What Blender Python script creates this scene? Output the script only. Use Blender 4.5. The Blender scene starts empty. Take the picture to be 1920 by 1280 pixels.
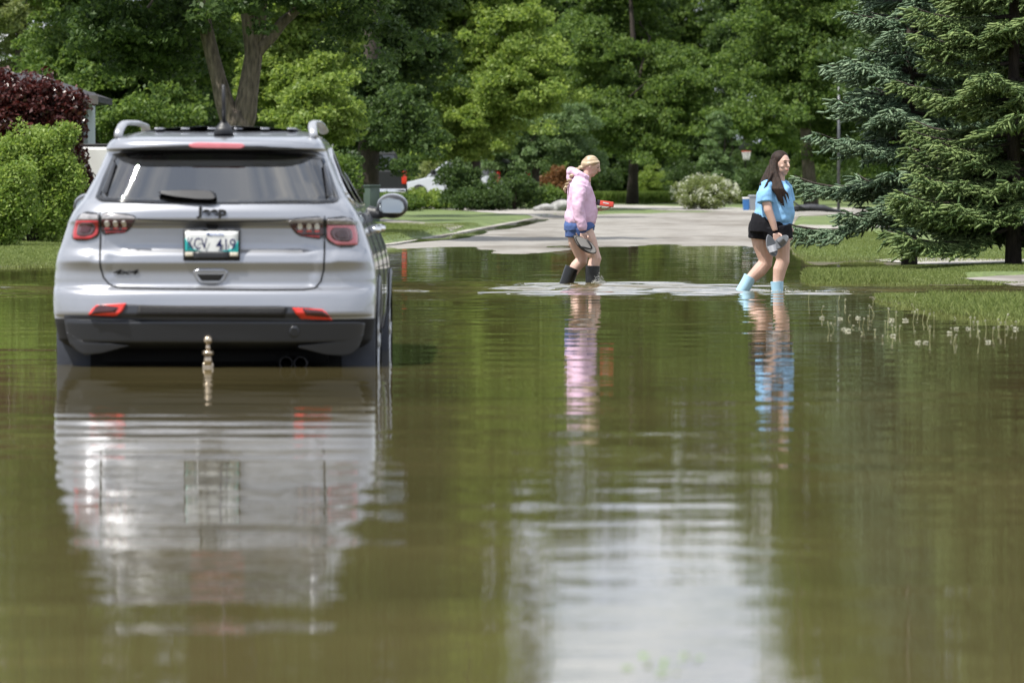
import bpy, bmesh, math, random
import numpy as np
from mathutils import Vector, Matrix
R = math.radians
S = bpy.context.scene
COL = S.collection
# ------------------------------------------------------------------ camera
F = 9067.0          # focal length in pixels of a 1920 px wide frame
H = 1.0             # camera height above the flood water (water = 0)
TH = math.atan((640 - 359) / F)
cam = bpy.data.cameras.new('camera'); camo = bpy.data.objects.new('camera', cam); COL.objects.link(camo)
cam.sensor_width = 36; cam.lens = 36 * F / 1920
camo.location = (0, 0, H); camo.rotation_euler = (math.pi / 2 - TH, 0, 0)
cam.clip_start = 0.5; cam.clip_end = 3000
cam.dof.use_dof = True; cam.dof.focus_distance = 52; cam.dof.aperture_fstop = 5.6
S.camera = camo
# ------------------------------------------------------------------ light
SUN_AZ = R(236)     # compass-like angle from +Y, clockwise: left of and a little behind the camera
SUN_EL = R(60)
tosun = Vector((math.sin(SUN_AZ) * math.cos(SUN_EL), math.cos(SUN_AZ) * math.cos(SUN_EL), math.sin(SUN_EL)))
sl = bpy.data.lights.new('sun', 'SUN'); sl.energy = 5.0; sl.angle = R(0.6); sl.color = (1.0, 0.955, 0.88)
so = bpy.data.objects.new('sun', sl); COL.objects.link(so)
so.rotation_euler = tosun.to_track_quat('Z', 'Y').to_euler(); so.location = (-20, -20, 60)
W = bpy.data.worlds.new('World'); S.world = W; W.use_nodes = True
nt = W.node_tree; nt.nodes.clear()
def N(nt, t, **k):
    n = nt.nodes.new(t)
    for a, b in k.items(): setattr(n, a, b)
    return n
def L(nt, a, b): nt.links.new(a, b)
out = N(nt, 'ShaderNodeOutputWorld')
sky = N(nt, 'ShaderNodeTexSky', sky_type='NISHITA', sun_disc=False, sun_elevation=SUN_EL, sun_rotation=SUN_AZ)
bg = N(nt, 'ShaderNodeBackground'); bg.inputs[1].default_value = 0.075
L(nt, sky.outputs[0], bg.inputs[0])
tc = N(nt, 'ShaderNodeTexCoord')
sep = N(nt, 'ShaderNodeSeparateXYZ'); L(nt, tc.outputs['Generated'], sep.inputs[0])
zz = N(nt, 'ShaderNodeMath', operation='MAXIMUM'); L(nt, sep.outputs[2], zz.inputs[0]); zz.inputs[1].default_value = 0.0
za = N(nt, 'ShaderNodeMath', operation='ADD'); L(nt, zz.outputs[0], za.inputs[0]); za.inputs[1].default_value = 0.18
dx = N(nt, 'ShaderNodeMath', operation='DIVIDE'); L(nt, sep.outputs[0], dx.inputs[0]); L(nt, za.outputs[0], dx.inputs[1])
dy = N(nt, 'ShaderNodeMath', operation='DIVIDE'); L(nt, sep.outputs[1], dy.inputs[0]); L(nt, za.outputs[0], dy.inputs[1])
cb = N(nt, 'ShaderNodeCombineXYZ'); L(nt, dx.outputs[0], cb.inputs[0]); L(nt, dy.outputs[0], cb.inputs[1])
cn = N(nt, 'ShaderNodeTexNoise'); cn.inputs['Scale'].default_value = 1.15; cn.inputs['Detail'].default_value = 7; cn.inputs['Roughness'].default_value = 0.58
L(nt, cb.outputs[0], cn.inputs['Vector'])
cr = N(nt, 'ShaderNodeValToRGB'); cr.color_ramp.elements[0].position = 0.33; cr.color_ramp.elements[1].position = 0.50
L(nt, cn.outputs[0], cr.inputs[0])
cn2 = N(nt, 'ShaderNodeTexNoise'); cn2.inputs['Scale'].default_value = 7; cn2.inputs['Detail'].default_value = 8
L(nt, cb.outputs[0], cn2.inputs['Vector'])
cc = N(nt, 'ShaderNodeValToRGB'); cc.color_ramp.elements[0].position = 0.42; cc.color_ramp.elements[0].color = (0.50, 0.56, 0.68, 1)
cc.color_ramp.elements[1].position = 0.68; cc.color_ramp.elements[1].color = (1.0, 1.0, 1.0, 1)
L(nt, cn2.outputs[0], cc.inputs[0])
bc = N(nt, 'ShaderNodeBackground'); bc.inputs[1].default_value = 1.12
L(nt, cc.outputs[0], bc.inputs[0])
mx = N(nt, 'ShaderNodeMixShader'); L(nt, cr.outputs[0], mx.inputs[0]); L(nt, bg.outputs[0], mx.inputs[1]); L(nt, bc.outputs[0], mx.inputs[2])
L(nt, mx.outputs[0], out.inputs[0])
S.view_settings.view_transform = 'Standard'; S.view_settings.look = 'None'; S.view_settings.gamma = 1; S.view_settings.exposure = 0.40
S.cycles.max_bounces = 7; S.cycles.diffuse_bounces = 3; S.cycles.glossy_bounces = 4; S.cycles.transparent_max_bounces = 8
S.cycles.transmission_bounces = 4; S.cycles.caustics_reflective = False; S.cycles.caustics_refractive = False
S.cycles.sample_clamp_indirect = 6

# ------------------------------------------------------------------ helpers
def at(px, py, Y):
    """world point seen at photo pixel (px, py) at distance Y along the road"""
    v = (640 - py) / F; h = (px - 960) / F
    dyy = math.cos(TH) + v * math.sin(TH); dzz = -math.sin(TH) + v * math.cos(TH)
    t = Y / dyy
    return Vector((h * t, Y, H + dzz * t))
def tag(o, label=None, cat=None, group=None, kind=None):
    if label: o['label'] = label
    if cat: o['category'] = cat
    if group: o['group'] = group
    if kind: o['kind'] = kind
    return o
def empty(name, loc, rz=0, label=None, cat=None, group=None):
    o = bpy.data.objects.new(name, None); COL.objects.link(o); o.empty_display_size = 0.3
    o.location = loc; o.rotation_euler = (0, 0, rz)
    return tag(o, label, cat, group)
def link(name, me, mat=None, parent=None, smooth=False):
    if mat is not None:
        for m in (mat if isinstance(mat, (list, tuple)) else [mat]): me.materials.append(m)
    if smooth: me.polygons.foreach_set('use_smooth', [True] * len(me.polygons))
    o = bpy.data.objects.new(name, me); COL.objects.link(o)
    if parent is not None: o.parent = parent
    return o
def mesh(name, verts, faces, mat=None, parent=None, smooth=False):
    me = bpy.data.meshes.new(name); me.from_pydata([tuple(v) for v in verts], [], faces); me.update()
    return link(name, me, mat, parent, smooth)
def npmesh(name, V, Fc, mat=None, parent=None, smooth=False):
    """V (n,3), Fc (m,k) numpy arrays with k = 3 or 4"""
    me = bpy.data.meshes.new(name); V = np.asarray(V, np.float32); Fc = np.asarray(Fc, np.int32)
    k = Fc.shape[1]; me.vertices.add(len(V)); me.vertices.foreach_set('co', V.ravel())
    me.loops.add(Fc.size); me.loops.foreach_set('vertex_index', Fc.ravel())
    me.polygons.add(len(Fc)); me.polygons.foreach_set('loop_start', np.arange(0, Fc.size, k, dtype=np.int32))
    me.polygons.foreach_set('loop_total', np.full(len(Fc), k, np.int32))
    me.update(calc_edges=True)
    return link(name, me, mat, parent, smooth)
class MB:
    """collects shapes, links them as ONE mesh object"""
    def __init__(s): s.v = []; s.f = []
    def add(s, v, f):
        b = len(s.v); s.v += [Vector(p) for p in v]; s.f += [tuple(i + b for i in q) for q in f]; return s
    def box(s, c, d, rot=None, bev=0.0):
        bm = bmesh.new(); bmesh.ops.create_cube(bm, size=1)
        for v in bm.verts: v.co = Vector((v.co.x * d[0], v.co.y * d[1], v.co.z * d[2]))
        if bev: bmesh.ops.bevel(bm, geom=bm.edges[:], offset=bev, segments=2, affect='EDGES', profile=0.6)
        M = Matrix.Translation(Vector(c)) @ (rot.to_4x4() if rot else Matrix())
        bm.transform(M); s.add([v.co for v in bm.verts], [[v.index for v in f.verts] for f in bm.faces]); bm.free(); return s
    def tube(s, pts, rad, n=8, flat=1.0, caps=True):
        pts = [Vector(p) for p in pts]; rad = rad if isinstance(rad, (list, tuple)) else [rad] * len(pts)
        b = len(s.v); up = Vector((0, 0, 1)); prev = None
        for i, p in enumerate(pts):
            d = (pts[min(i + 1, len(pts) - 1)] - pts[max(i - 1, 0)]).normalized()
            a = prev if prev is not None else (Vector((0, 1, 0)) if abs(d.y) < 0.9 else Vector((1, 0, 0)))
            a = (a - d * a.dot(d)).normalized(); prev = a; c = d.cross(a)
            r = rad[i]; r = r if isinstance(r, (list, tuple)) else (r, r * flat)
            for k in range(n):
                t = 2 * math.pi * k / n; s.v.append(p + a * (r[0] * math.cos(t)) + c * (r[1] * math.sin(t)))
        for i in range(len(pts) - 1):
            for k in range(n):
                s.f.append((b + i * n + k, b + i * n + (k + 1) % n, b + (i + 1) * n + (k + 1) % n, b + (i + 1) * n + k))
        if caps:
            s.f.append(tuple(b + k for k in range(n))[::-1]); s.f.append(tuple(b + (len(pts) - 1) * n + k for k in range(n)))
        return s
    def ball(s, c, r, nu=16, nv=10, rot=None):
        r = r if isinstance(r, (list, tuple)) else (r, r, r); b = len(s.v); c = Vector(c)
        pts = [Vector((0, 0, r[2]))]
        for j in range(1, nv):
            ph = math.pi * j / nv
            for k in range(nu):
                t = 2 * math.pi * k / nu; pts.append(Vector((r[0] * math.sin(ph) * math.cos(t), r[1] * math.sin(ph) * math.sin(t), r[2] * math.cos(ph))))
        pts.append(Vector((0, 0, -r[2])))
        s.v += [c + (rot @ p if rot else p) for p in pts]
        for k in range(nu): s.f.append((b, b + 1 + k, b + 1 + (k + 1) % nu))
        for j in range(nv - 2):
            for k in range(nu):
                q = b + 1 + j * nu; s.f.append((q + k, q + nu + k, q + nu + (k + 1) % nu, q + (k + 1) % nu))
        q = b + 1 + (nv - 2) * nu; e = b + len(pts) - 1
        for k in range(nu): s.f.append((q + k, e, q + (k + 1) % nu))
        return s
    def build(s, name, mat=None, parent=None, smooth=True, bevel=0):
        o = mesh(name, s.v, s.f, mat, parent, smooth)
        if bevel:
            m = o.modifiers.new('b', 'BEVEL'); m.width = bevel; m.segments = 2; m.limit_method = 'ANGLE'
        return o
    def remesh(s, name, mat, parent, voxel=0.01, smooth=4, disp=0.0, dscale=0.1):
        """fuses the collected solids into one continuous skin"""
        me = bpy.data.meshes.new('t'); me.from_pydata([tuple(v) for v in s.v], [], s.f); me.update()
        t = bpy.data.objects.new('t', me); COL.objects.link(t)
        m = t.modifiers.new('r', 'REMESH'); m.mode = 'VOXEL'; m.voxel_size = voxel; m.use_smooth_shade = True
        m = t.modifiers.new('s', 'SMOOTH'); m.factor = 0.5; m.iterations = smooth
        if disp:
            tx = bpy.data.textures.new('cl', 'CLOUDS'); tx.noise_scale = dscale; tx.noise_depth = 2
            m = t.modifiers.new('d', 'DISPLACE'); m.texture = tx; m.strength = disp; m.mid_level = 0.5
        dg = bpy.context.evaluated_depsgraph_get(); dg.update()
        m2 = bpy.data.meshes.new_from_object(t.evaluated_get(dg)); m2.name = name
        bpy.data.objects.remove(t)
        m2.materials.clear()
        return link(name, m2, mat, parent, True)

# ------------------------------------------------------------------ materials
def new_mat(name):
    m = bpy.data.materials.new(name); m.use_nodes = True
    b = m.node_tree.nodes['Principled BSDF']; return m, m.node_tree, b
def PM(name, col, rough=0.5, metal=0.0, var=0.0, vscale=3.0, bump=0.0, bscale=20.0, coat=0.0, spec=0.5, col2=None, stretch=(1, 1, 1), detail=5):
    m, nt, b = new_mat(name)
    b.inputs['Base Color'].default_value = (*col, 1); b.inputs['Roughness'].default_value = rough
    b.inputs['Metallic'].default_value = metal; b.inputs['Coat Weight'].default_value = coat; b.inputs['Coat Roughness'].default_value = 0.03
    b.inputs['Specular IOR Level'].default_value = spec
    tc = N(nt, 'ShaderNodeTexCoord'); mp = N(nt, 'ShaderNodeMapping'); mp.inputs['Scale'].default_value = stretch
    L(nt, tc.outputs['Object'], mp.inputs[0])
    if var or col2:
        n = N(nt, 'ShaderNodeTexNoise'); n.inputs['Scale'].default_value = vscale; n.inputs['Detail'].default_value = detail
        L(nt, mp.outputs[0], n.inputs['Vector'])
        r = N(nt, 'ShaderNodeValToRGB'); r.color_ramp.elements[0].position = 0.34; r.color_ramp.elements[1].position = 0.66
        c2 = col2 if col2 else tuple(min(1, c * (1 + var)) for c in col)
        c1 = col if col2 else tuple(c * (1 - var) for c in col)
        r.color_ramp.elements[0].color = (*c1, 1); r.color_ramp.elements[1].color = (*c2, 1)
        L(nt, n.outputs[0], r.inputs[0]); L(nt, r.outputs[0], b.inputs['Base Color'])
    if bump:
        n2 = N(nt, 'ShaderNodeTexNoise'); n2.inputs['Scale'].default_value = bscale; n2.inputs['Detail'].default_value = 6
        L(nt, mp.outputs[0], n2.inputs['Vector'])
        bp = N(nt, 'ShaderNodeBump'); bp.inputs['Distance'].default_value = bump; bp.inputs['Strength'].default_value = 1
        L(nt, n2.outputs[0], bp.inputs['Height']); L(nt, bp.outputs[0], b.inputs['Normal'])
    return m
def leafmat(name, c1, c2, rough=0.5, trans=0.35, tcol=None, spec=0.25):
    """leaves differ one by one between c1 and c2; thin leaves let some light through"""
    m, nt, b = new_mat(name)
    g = N(nt, 'ShaderNodeNewGeometry')
    r = N(nt, 'ShaderNodeValToRGB'); r.color_ramp.elements[0].color = (*c1, 1); r.color_ramp.elements[1].color = (*c2, 1)
    L(nt, g.outputs['Random Per Island'], r.inputs[0]); L(nt, r.outputs[0], b.inputs['Base Color'])
    b.inputs['Roughness'].default_value = rough; b.inputs['Specular IOR Level'].default_value = spec
    if trans:
        t = N(nt, 'ShaderNodeBsdfTranslucent'); mm = N(nt, 'ShaderNodeMixRGB', blend_type='MULTIPLY'); mm.inputs[0].default_value = 1
        tcol = tcol or (1.4, 1.4, 0.9); L(nt, r.outputs[0], mm.inputs[1]); mm.inputs[2].default_value = (*tcol, 1)
        L(nt, mm.outputs[0], t.inputs[0])
        x = N(nt, 'ShaderNodeMixShader'); x.inputs[0].default_value = trans
        o = nt.nodes['Material Output']; L(nt, b.outputs[0], x.inputs[1]); L(nt, t.outputs[0], x.inputs[2]); L(nt, x.outputs[0], o.inputs[0])
    return m
# ------------------------------------------------------------------ terrain heights (water level = 0)
def sm(a, b, x): 
    t = np.clip((np.asarray(x, float) - a) / (b - a), 0, 1); return t * t * (3 - 2 * t)
YL = [-60, 40, 62, 70, 78, 94, 120, 150, 180, 220, 300, 700]
def road_z(x, y):
    z = np.interp(y, [-60, 50, 62, 78, 89, 120, 150, 180, 220, 300, 700], [-.26, -.26, -.2, -.05, .0, .11, .22, .32, .42, .6, 1.6])
    return z + 0.05 * np.exp(-((x - 0.15) / 0.75) ** 2 - ((y - 80) / 5) ** 2)
def left_edge(y): return np.interp(y, [0, 62, 66, 90, 105, 145, 165, 700], [-5.6, -5.6, -5.6, -2.2, -1.3, .9, 3.2, 3.2])
def right_edge(y): return np.interp(y, [0, 36, 52, 60, 150, 170, 700], [3.6, 3.3, 2.9, 3.35, 8.6, 60, 60])
def gz(x, y):
    x = np.asarray(x, float); y = np.asarray(y, float)
    r = road_z(x, y)
    zl = np.interp(y, [-60, 56, 64, 80, 92, 120, 150, 180, 220, 300, 700], [-.28, -.2, .0, .09, .16, .22, .3, .38, .47, .63, 1.6])
    zr = np.interp(y, [-60, 34, 37.5, 41, 45, 48, 52.5, 56, 61, 64, 70, 80, 95, 120, 150, 180, 220, 300, 700],
                   [-.3, -.12, .0, .045, .01, -.06, .0, .045, .02, -.012, .012, .09, .15, .22, .3, .38, .47, .63, 1.6])
    # the strip of lawn under the spruces stays above water, the near patch only on the right
    zr = zr + 0.05 * sm(4.6, 6.2, x) * sm(55, 60, y) * (1 - sm(66, 74, y)) - 0.2 * (1 - sm(2.9, 3.7, x + 0.10 * (y - 41))) * (1 - sm(46, 50, y))
    ml = 1 - sm(left_edge(y) - .35, left_edge(y), x); mr = sm(right_edge(y), right_edge(y) + .35, x)
    z = r + (zl - r) * ml + (zr - r) * mr
    wob = 0.012 * np.sin(x * 1.7 + y * .31) * np.sin(y * .23 + x * .9) + 0.006 * np.sin(x * 4.1 - y * .7)
    far = sm(60, 120, np.abs(x)) * 0.6
    return z + wob + far
def gp(px, py):
    """ground point under photo pixel"""
    Y = 60.0
    lo, hi = 20.0, 650.0
    for _ in range(50):
        Y = (lo + hi) / 2; p = at(px, py, Y)
        if p.z > float(gz(p.x, Y)): lo = Y
        else: hi = Y
    return Vector((at(px, py, Y).x, Y, float(gz(at(px, py, Y).x, Y))))
def gx(px, D):
    """ground point at photo column px and distance D"""
    x = (px - 960) / F * D; return Vector((x, D, float(gz(x, D))))
def grid(name, xs, ys, zf, mat):
    X, Y = np.meshgrid(xs, ys); Z = zf(X, Y)
    V = np.stack([X, Y, Z], -1).reshape(-1, 3); nx = len(xs); ny = len(ys)
    i = (np.arange(ny - 1)[:, None] * nx + np.arange(nx - 1)[None, :]).ravel()
    return npmesh(name, V, np.stack([i, i + 1, i + nx + 1, i + nx], 1), mat, None, True)

# grass ground
m_ground, nt, b = new_mat('lawn_soil')
tc = N(nt, 'ShaderNodeTexCoord')
n1 = N(nt, 'ShaderNodeTexNoise'); n1.inputs['Scale'].default_value = 0.7; n1.inputs['Detail'].default_value = 8; L(nt, tc.outputs['Object'], n1.inputs['Vector'])
r1 = N(nt, 'ShaderNodeValToRGB'); r1.color_ramp.elements[0].position = .3; r1.color_ramp.elements[0].color = (.075, .115, .032, 1)
r1.color_ramp.elements[1].position = .7; r1.color_ramp.elements[1].color = (.145, .19, .06, 1)
L(nt, n1.outputs[0], r1.inputs[0])
mp = N(nt, 'ShaderNodeMapping'); mp.inputs['Scale'].default_value = (14, 3, 10); L(nt, tc.outputs['Object'], mp.inputs[0])
n2 = N(nt, 'ShaderNodeTexNoise'); n2.inputs['Scale'].default_value = 1.5; n2.inputs['Detail'].default_value = 6; L(nt, mp.outputs[0], n2.inputs['Vector'])
m2 = N(nt, 'ShaderNodeMixRGB', blend_type='OVERLAY'); m2.inputs[0].default_value = .8; L(nt, r1.outputs[0], m2.inputs[1]); L(nt, n2.outputs[0], m2.inputs[2])
# below the water line the sheet is silt
g = N(nt, 'ShaderNodeNewGeometry'); sp = N(nt, 'ShaderNodeSeparateXYZ'); L(nt, g.outputs['Position'], sp.inputs[0])
mr = N(nt, 'ShaderNodeMapRange'); mr.inputs[1].default_value = .002; mr.inputs[2].default_value = .035; L(nt, sp.outputs[2], mr.inputs[0])
mm = N(nt, 'ShaderNodeMixRGB'); mm.inputs[1].default_value = (.07, .06, .03, 1); L(nt, mr.outputs[0], mm.inputs[0]); L(nt, m2.outputs[0], mm.inputs[2])
L(nt, mm.outputs[0], b.inputs['Base Color']); b.inputs['Roughness'].default_value = .9
bp = N(nt, 'ShaderNodeBump'); bp.inputs['Distance'].default_value = .04; L(nt, n2.outputs[0], bp.inputs['Height']); L(nt, bp.outputs[0], b.inputs['Normal'])

xs = np.unique(np.concatenate([-np.geomspace(14, 700, 22), np.linspace(-14, 14, 141), np.geomspace(14, 700, 22)]))
ys = np.unique(np.concatenate([-np.geomspace(20, 700, 12), np.linspace(-20, 30, 14), np.linspace(30, 130, 201), np.linspace(130, 340, 106), np.geomspace(340, 2200, 14)]))
tag(grid('ground', xs, ys, gz, m_ground), kind='structure')

# paved surfaces
def concrete(name, ca, cb, stain=(.10, .085, .065)):
    m, nt, b = new_mat(name)
    tc = N(nt, 'ShaderNodeTexCoord')
    a = N(nt, 'ShaderNodeTexNoise'); a.inputs['Scale'].default_value = 1.4; a.inputs['Detail'].default_value = 9; L(nt, tc.outputs['Object'], a.inputs['Vector'])
    r = N(nt, 'ShaderNodeValToRGB'); r.color_ramp.elements[0].position = .35; r.color_ramp.elements[1].position = .65
    r.color_ramp.elements[0].color = (*ca, 1); r.color_ramp.elements[1].color = (*cb, 1); L(nt, a.outputs[0], r.inputs[0])
    mp = N(nt, 'ShaderNodeMapping'); mp.inputs['Scale'].default_value = (.35, .09, 1); L(nt, tc.outputs['Object'], mp.inputs[0])
    c = N(nt, 'ShaderNodeTexNoise'); c.inputs['Scale'].default_value = 1.0; c.inputs['Detail'].default_value = 9; c.inputs['Roughness'].default_value = .62; L(nt, mp.outputs[0], c.inputs['Vector'])
    r2 = N(nt, 'ShaderNodeValToRGB'); r2.color_ramp.elements[0].position = .47; r2.color_ramp.elements[1].position = .63; L(nt, c.outputs[0], r2.inputs[0])
    x = N(nt, 'ShaderNodeMixRGB'); x.inputs[2].default_value = (*stain, 1); L(nt, r2.outputs[0], x.inputs[0]); L(nt, r.outputs[0], x.inputs[1])
    sc = N(nt, 'ShaderNodeMath', operation='MULTIPLY'); sc.inputs[1].default_value = .75; L(nt, r2.outputs[0], sc.inputs[0]); L(nt, sc.outputs[0], x.inputs[0])
    d = N(nt, 'ShaderNodeTexNoise'); d.inputs['Scale'].default_value = 3.0; d.inputs['Detail'].default_value = 3; L(nt, tc.outputs['Object'], d.inputs['Vector'])
    r3 = N(nt, 'ShaderNodeValToRGB'); r3.color_ramp.elements[0].position = .70; r3.color_ramp.elements[1].position = .73; L(nt, d.outputs[0], r3.inputs[0])
    y = N(nt, 'ShaderNodeMixRGB'); y.inputs[2].default_value = (.05, .04, .03, 1); L(nt, r3.outputs[0], y.inputs[0]); L(nt, x.outputs[0], y.inputs[1])
    L(nt, y.outputs[0], b.inputs['Base Color']); b.inputs['Roughness'].default_value = .85
    bp = N(nt, 'ShaderNodeBump'); bp.inputs['Distance'].default_value = .01; L(nt, a.outputs[0], bp.inputs['Height']); L(nt, bp.outputs[0], b.inputs['Normal'])
    return m
m_road = concrete('road_concrete', (.19, .178, .16), (.29, .275, .25))
m_path = concrete('path_concrete', (.27, .255, .23), (.38, .365, .33))
def strip(name, A, B, mat, dz=.006, ns=10, nt_=14, px=True):
    """sheet laid on the ground between two polylines"""
    if px: A = [gp(*p) for p in A]; B = [gp(*p) for p in B]
    else: A = [Vector((p[0], p[1], 0)) for p in A]; B = [Vector((p[0], p[1], 0)) for p in B]
    V = []; 
    K = (len(A) - 1) * nt_ + 1
    for i in range(K):
        s = min(i // nt_, len(A) - 2); t = (i - s * nt_) / nt_
        a = A[s].lerp(A[s + 1], t); bb = B[s].lerp(B[s + 1], t)
        for j in range(ns + 1):
            q = a.lerp(bb, j / ns); V.append((q.x, q.y, float(gz(q.x, q.y)) + dz))
    Fc = [(i * (ns + 1) + j, i * (ns + 1) + j + 1, (i + 1) * (ns + 1) + j + 1, (i + 1) * (ns + 1) + j) for i in range(K - 1) for j in range(ns)]
    o = mesh(name, V, Fc, mat, None, True); return tag(o, kind='structure')
# the street: near half (under water) and the dry far half curving right
strip('road', [(-5.4, -20), (-5.4, 62), (-2.1, 90), (-1.2, 105), (.95, 145), (3.1, 160), (7.5, 170), (16, 174), (60, 176)],
      [(3.3, -20), (3.0, 56), (5.0, 90), (5.9, 105), (8.3, 140), (10, 146), (13, 149), (22, 151), (60, 153)], m_road, .006, 30, 16, False)
# kerb along the left lawn: a real step
def kerb(name, P, w=.16, h=.10):
    V = []; prof = [(0, -.05), (0, h * .8), (.03, h), (w, h), (w, -.05)]
    for i, p in enumerate(P):
        d = (P[min(i + 1, len(P) - 1)] - P[max(0, i - 1)]).normalized(); n = Vector((-d.y, d.x, 0))
        for a, z in prof: q = p + n * a; V.append((q.x, q.y, p.z + z))
    k = len(prof); Fc = [(i * k + j, (i + 1) * k + j, (i + 1) * k + j + 1, i * k + j + 1) for i in range(len(P) - 1) for j in range(k - 1)]
    return tag(mesh(name, V, Fc, m_path, None, False), kind='structure')
def smoothline(P, n=8):
    out = []
    for i in range(len(P) - 1):
        for k in range(n):
            q = Vector(P[i]).lerp(Vector(P[i + 1]), k / n); out.append(Vector((q.x, q.y, float(road_z(q.x, q.y)) + .0)))
    return out
kerb('kerb', smoothline([(-4.1, 74, 0), (-2.15, 90, 0), (-1.25, 105, 0), (-.15, 125, 0), (.9, 145, 0)]), .35, .035)
strip('driveway', [(560, 372), (700, 374), (860, 383), (1000, 393), (1085, 402)], [(560, 382), (700, 387), (860, 394), (960, 402), (1030, 412)], m_path, .010)
strip('path', [(560, 404), (700, 408.5), (800, 418), (870, 424)], [(560, 410), (700, 414), (790, 424), (845, 434)], m_path, .010, 4)
strip('path', [(1120, 383), (1300, 388), (1480, 392), (1660, 389), (1960, 386)], [(1120, 388), (1250, 395), (1480, 399), (1660, 395), (1960, 393)], m_path, .012, 6)
strip('path', [(1470, 428), (1560, 423), (1700, 419), (1960, 414)], [(1470, 434), (1560, 431), (1700, 427), (1960, 422)], m_path, .010, 4)
strip('path', [(1655, 487), (1720, 485), (1800, 486), (1980, 488)], [(1640, 489), (1720, 497), (1800, 499), (1980, 502)], m_path, .014, 6)
m_gravel = concrete('pebbled_concrete', (.15, .135, .12), (.27, .25, .23))
strip('driveway', [(1830, 523), (1870, 520), (1920, 518), (2100, 512)], [(1800, 525), (1870, 533), (1920, 541), (2100, 560)], m_gravel, .02, 8)

# ------------------------------------------------------------------ flood water
m_water, nt, b = new_mat('muddy_water')
tc = N(nt, 'ShaderNodeTexCoord'); OBJ = tc.outputs['Object']
nn = N(nt, 'ShaderNodeTexNoise'); nn.inputs['Scale'].default_value = .35; nn.inputs['Detail'].default_value = 5; L(nt, OBJ, nn.inputs['Vector'])
rr = N(nt, 'ShaderNodeValToRGB'); rr.color_ramp.elements[0].position = .3; rr.color_ramp.elements[0].color = (.074, .062, .026, 1)
rr.color_ramp.elements[1].position = .7; rr.color_ramp.elements[1].color = (.120, .098, .042, 1)
L(nt, nn.outputs[0], rr.inputs[0]); L(nt, rr.outputs[0], b.inputs['Base Color'])
b.inputs['Roughness'].default_value = .015; b.inputs['IOR'].default_value = 1.333
sx = N(nt, 'ShaderNodeSeparateXYZ'); L(nt, OBJ, sx.inputs[0])
def M(op, a, b_=None, c=None):
    n = N(nt, 'ShaderNodeMath', operation=op)
    for i, v in enumerate((a, b_, c)):
        if v is None: continue
        if isinstance(v, (int, float)): n.inputs[i].default_value = v
        else: L(nt, v, n.inputs[i])
    return n.outputs[0]
def noise(scale, st, detail=2, rough=.5):
    mp = N(nt, 'ShaderNodeMapping'); mp.inputs['Scale'].default_value = st; mp.inputs['Rotation'].default_value = (0, 0, R(2)); L(nt, OBJ, mp.inputs[0])
    n = N(nt, 'ShaderNodeTexNoise'); n.inputs['Scale'].default_value = scale; n.inputs['Detail'].default_value = detail; n.inputs['Roughness'].default_value = rough
    L(nt, mp.outputs[0], n.inputs['Vector']); return n.outputs[0]
def gauss(xc, xw, yc, yw):
    a = M('DIVIDE', M('SUBTRACT', sx.outputs[0], xc), xw); c = M('DIVIDE', M('SUBTRACT', sx.outputs[1], yc), yw)
    e = M('ADD', M('MULTIPLY', a, a), M('MULTIPLY', c, c)); return M('POWER', 2.718, M('MULTIPLY', e, -1.0))
# only the finest ripples are bump; every longer wave is real geometry below
near = M('POWER', 2.718, M('MULTIPLY', sx.outputs[1], -.045))
h = M('MULTIPLY', M('MULTIPLY', noise(1.0, (3.0, 9.0, 1), 3, .5), .0016), near)
bp = N(nt, 'ShaderNodeBump'); bp.inputs['Distance'].default_value = 1.0; bp.inputs['Strength'].default_value = 1
L(nt, h, bp.inputs['Height']); L(nt, bp.outputs[0], b.inputs['Normal'])
rgw = np.random.default_rng(21)
def waves(X, Y, n, lmin, lmax, spread, slope):
    Z = np.zeros_like(X)
    for _ in range(n):
        lam = math.exp(rgw.uniform(math.log(lmin), math.log(lmax))); a = rgw.normal() * spread; ph = rgw.uniform(0, 6.28); kk = 2 * math.pi / lam
        Z += slope * math.sqrt(2 / n) / kk * np.sin(kk * (X * math.sin(a) + Y * math.cos(a)) + ph)
    return Z
def water_z(X, Y):
    Z = waves(X, Y, 24, .40, 1.5, .26, .0028) + waves(X, Y, 22, .24, .5, .6, .0024)
    Z += waves(X, Y, 3, .75, .92, .05, .009) * np.exp(-((Y - 21.5) / 2.6) ** 2 - ((X + 1.6) / 1.6) ** 2)       # ripples pushed back by the vehicle
    Z += waves(X, Y, 26, .5, 1.4, .45, .095) * np.exp(-((Y - 49.6) / 3.0) ** 2) * (.42 + .58 * np.exp(-((X - .7) / 2.2) ** 2))   # wake of the waders
    Z += waves(X, Y, 20, .25, .6, 1.2, .05) * np.exp(-((Y - 50.0) / 2.2) ** 2) * np.exp(-((X - 1.3) / 1.5) ** 2)
    for xc, yc, am in ((.8, 52.0, .010), (2.7, 48.4, .010)):
        d = np.hypot(X - xc, Y - yc); Z += am * np.sin(2 * math.pi * d / .7) * np.exp(-d / 1.1) 
    return Z * (1 - sm(92, 100, Y)) * sm(-12, 4, Y)
u = np.concatenate([[-1], np.linspace(-1, 1, 151), [1]]); yy = np.concatenate([[-400, -60, -20, -5, 2], np.arange(6, 30, .07), np.arange(30, 62, .085), np.arange(62, 100, .17), [100, 108]])
Y_ = np.repeat(yy[:, None], len(u), 1); X_ = u[None, :] * (.118 * np.abs(Y_) + .6); X_[:, 0] = -400; X_[:, -1] = 400; Z_ = water_z(X_, Y_); Z_[:, 0] = 0; Z_[:, -1] = 0
nx = len(u); ny = len(yy); iq = (np.arange(ny - 1)[:, None] * nx + np.arange(nx - 1)[None, :]).ravel()
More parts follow.
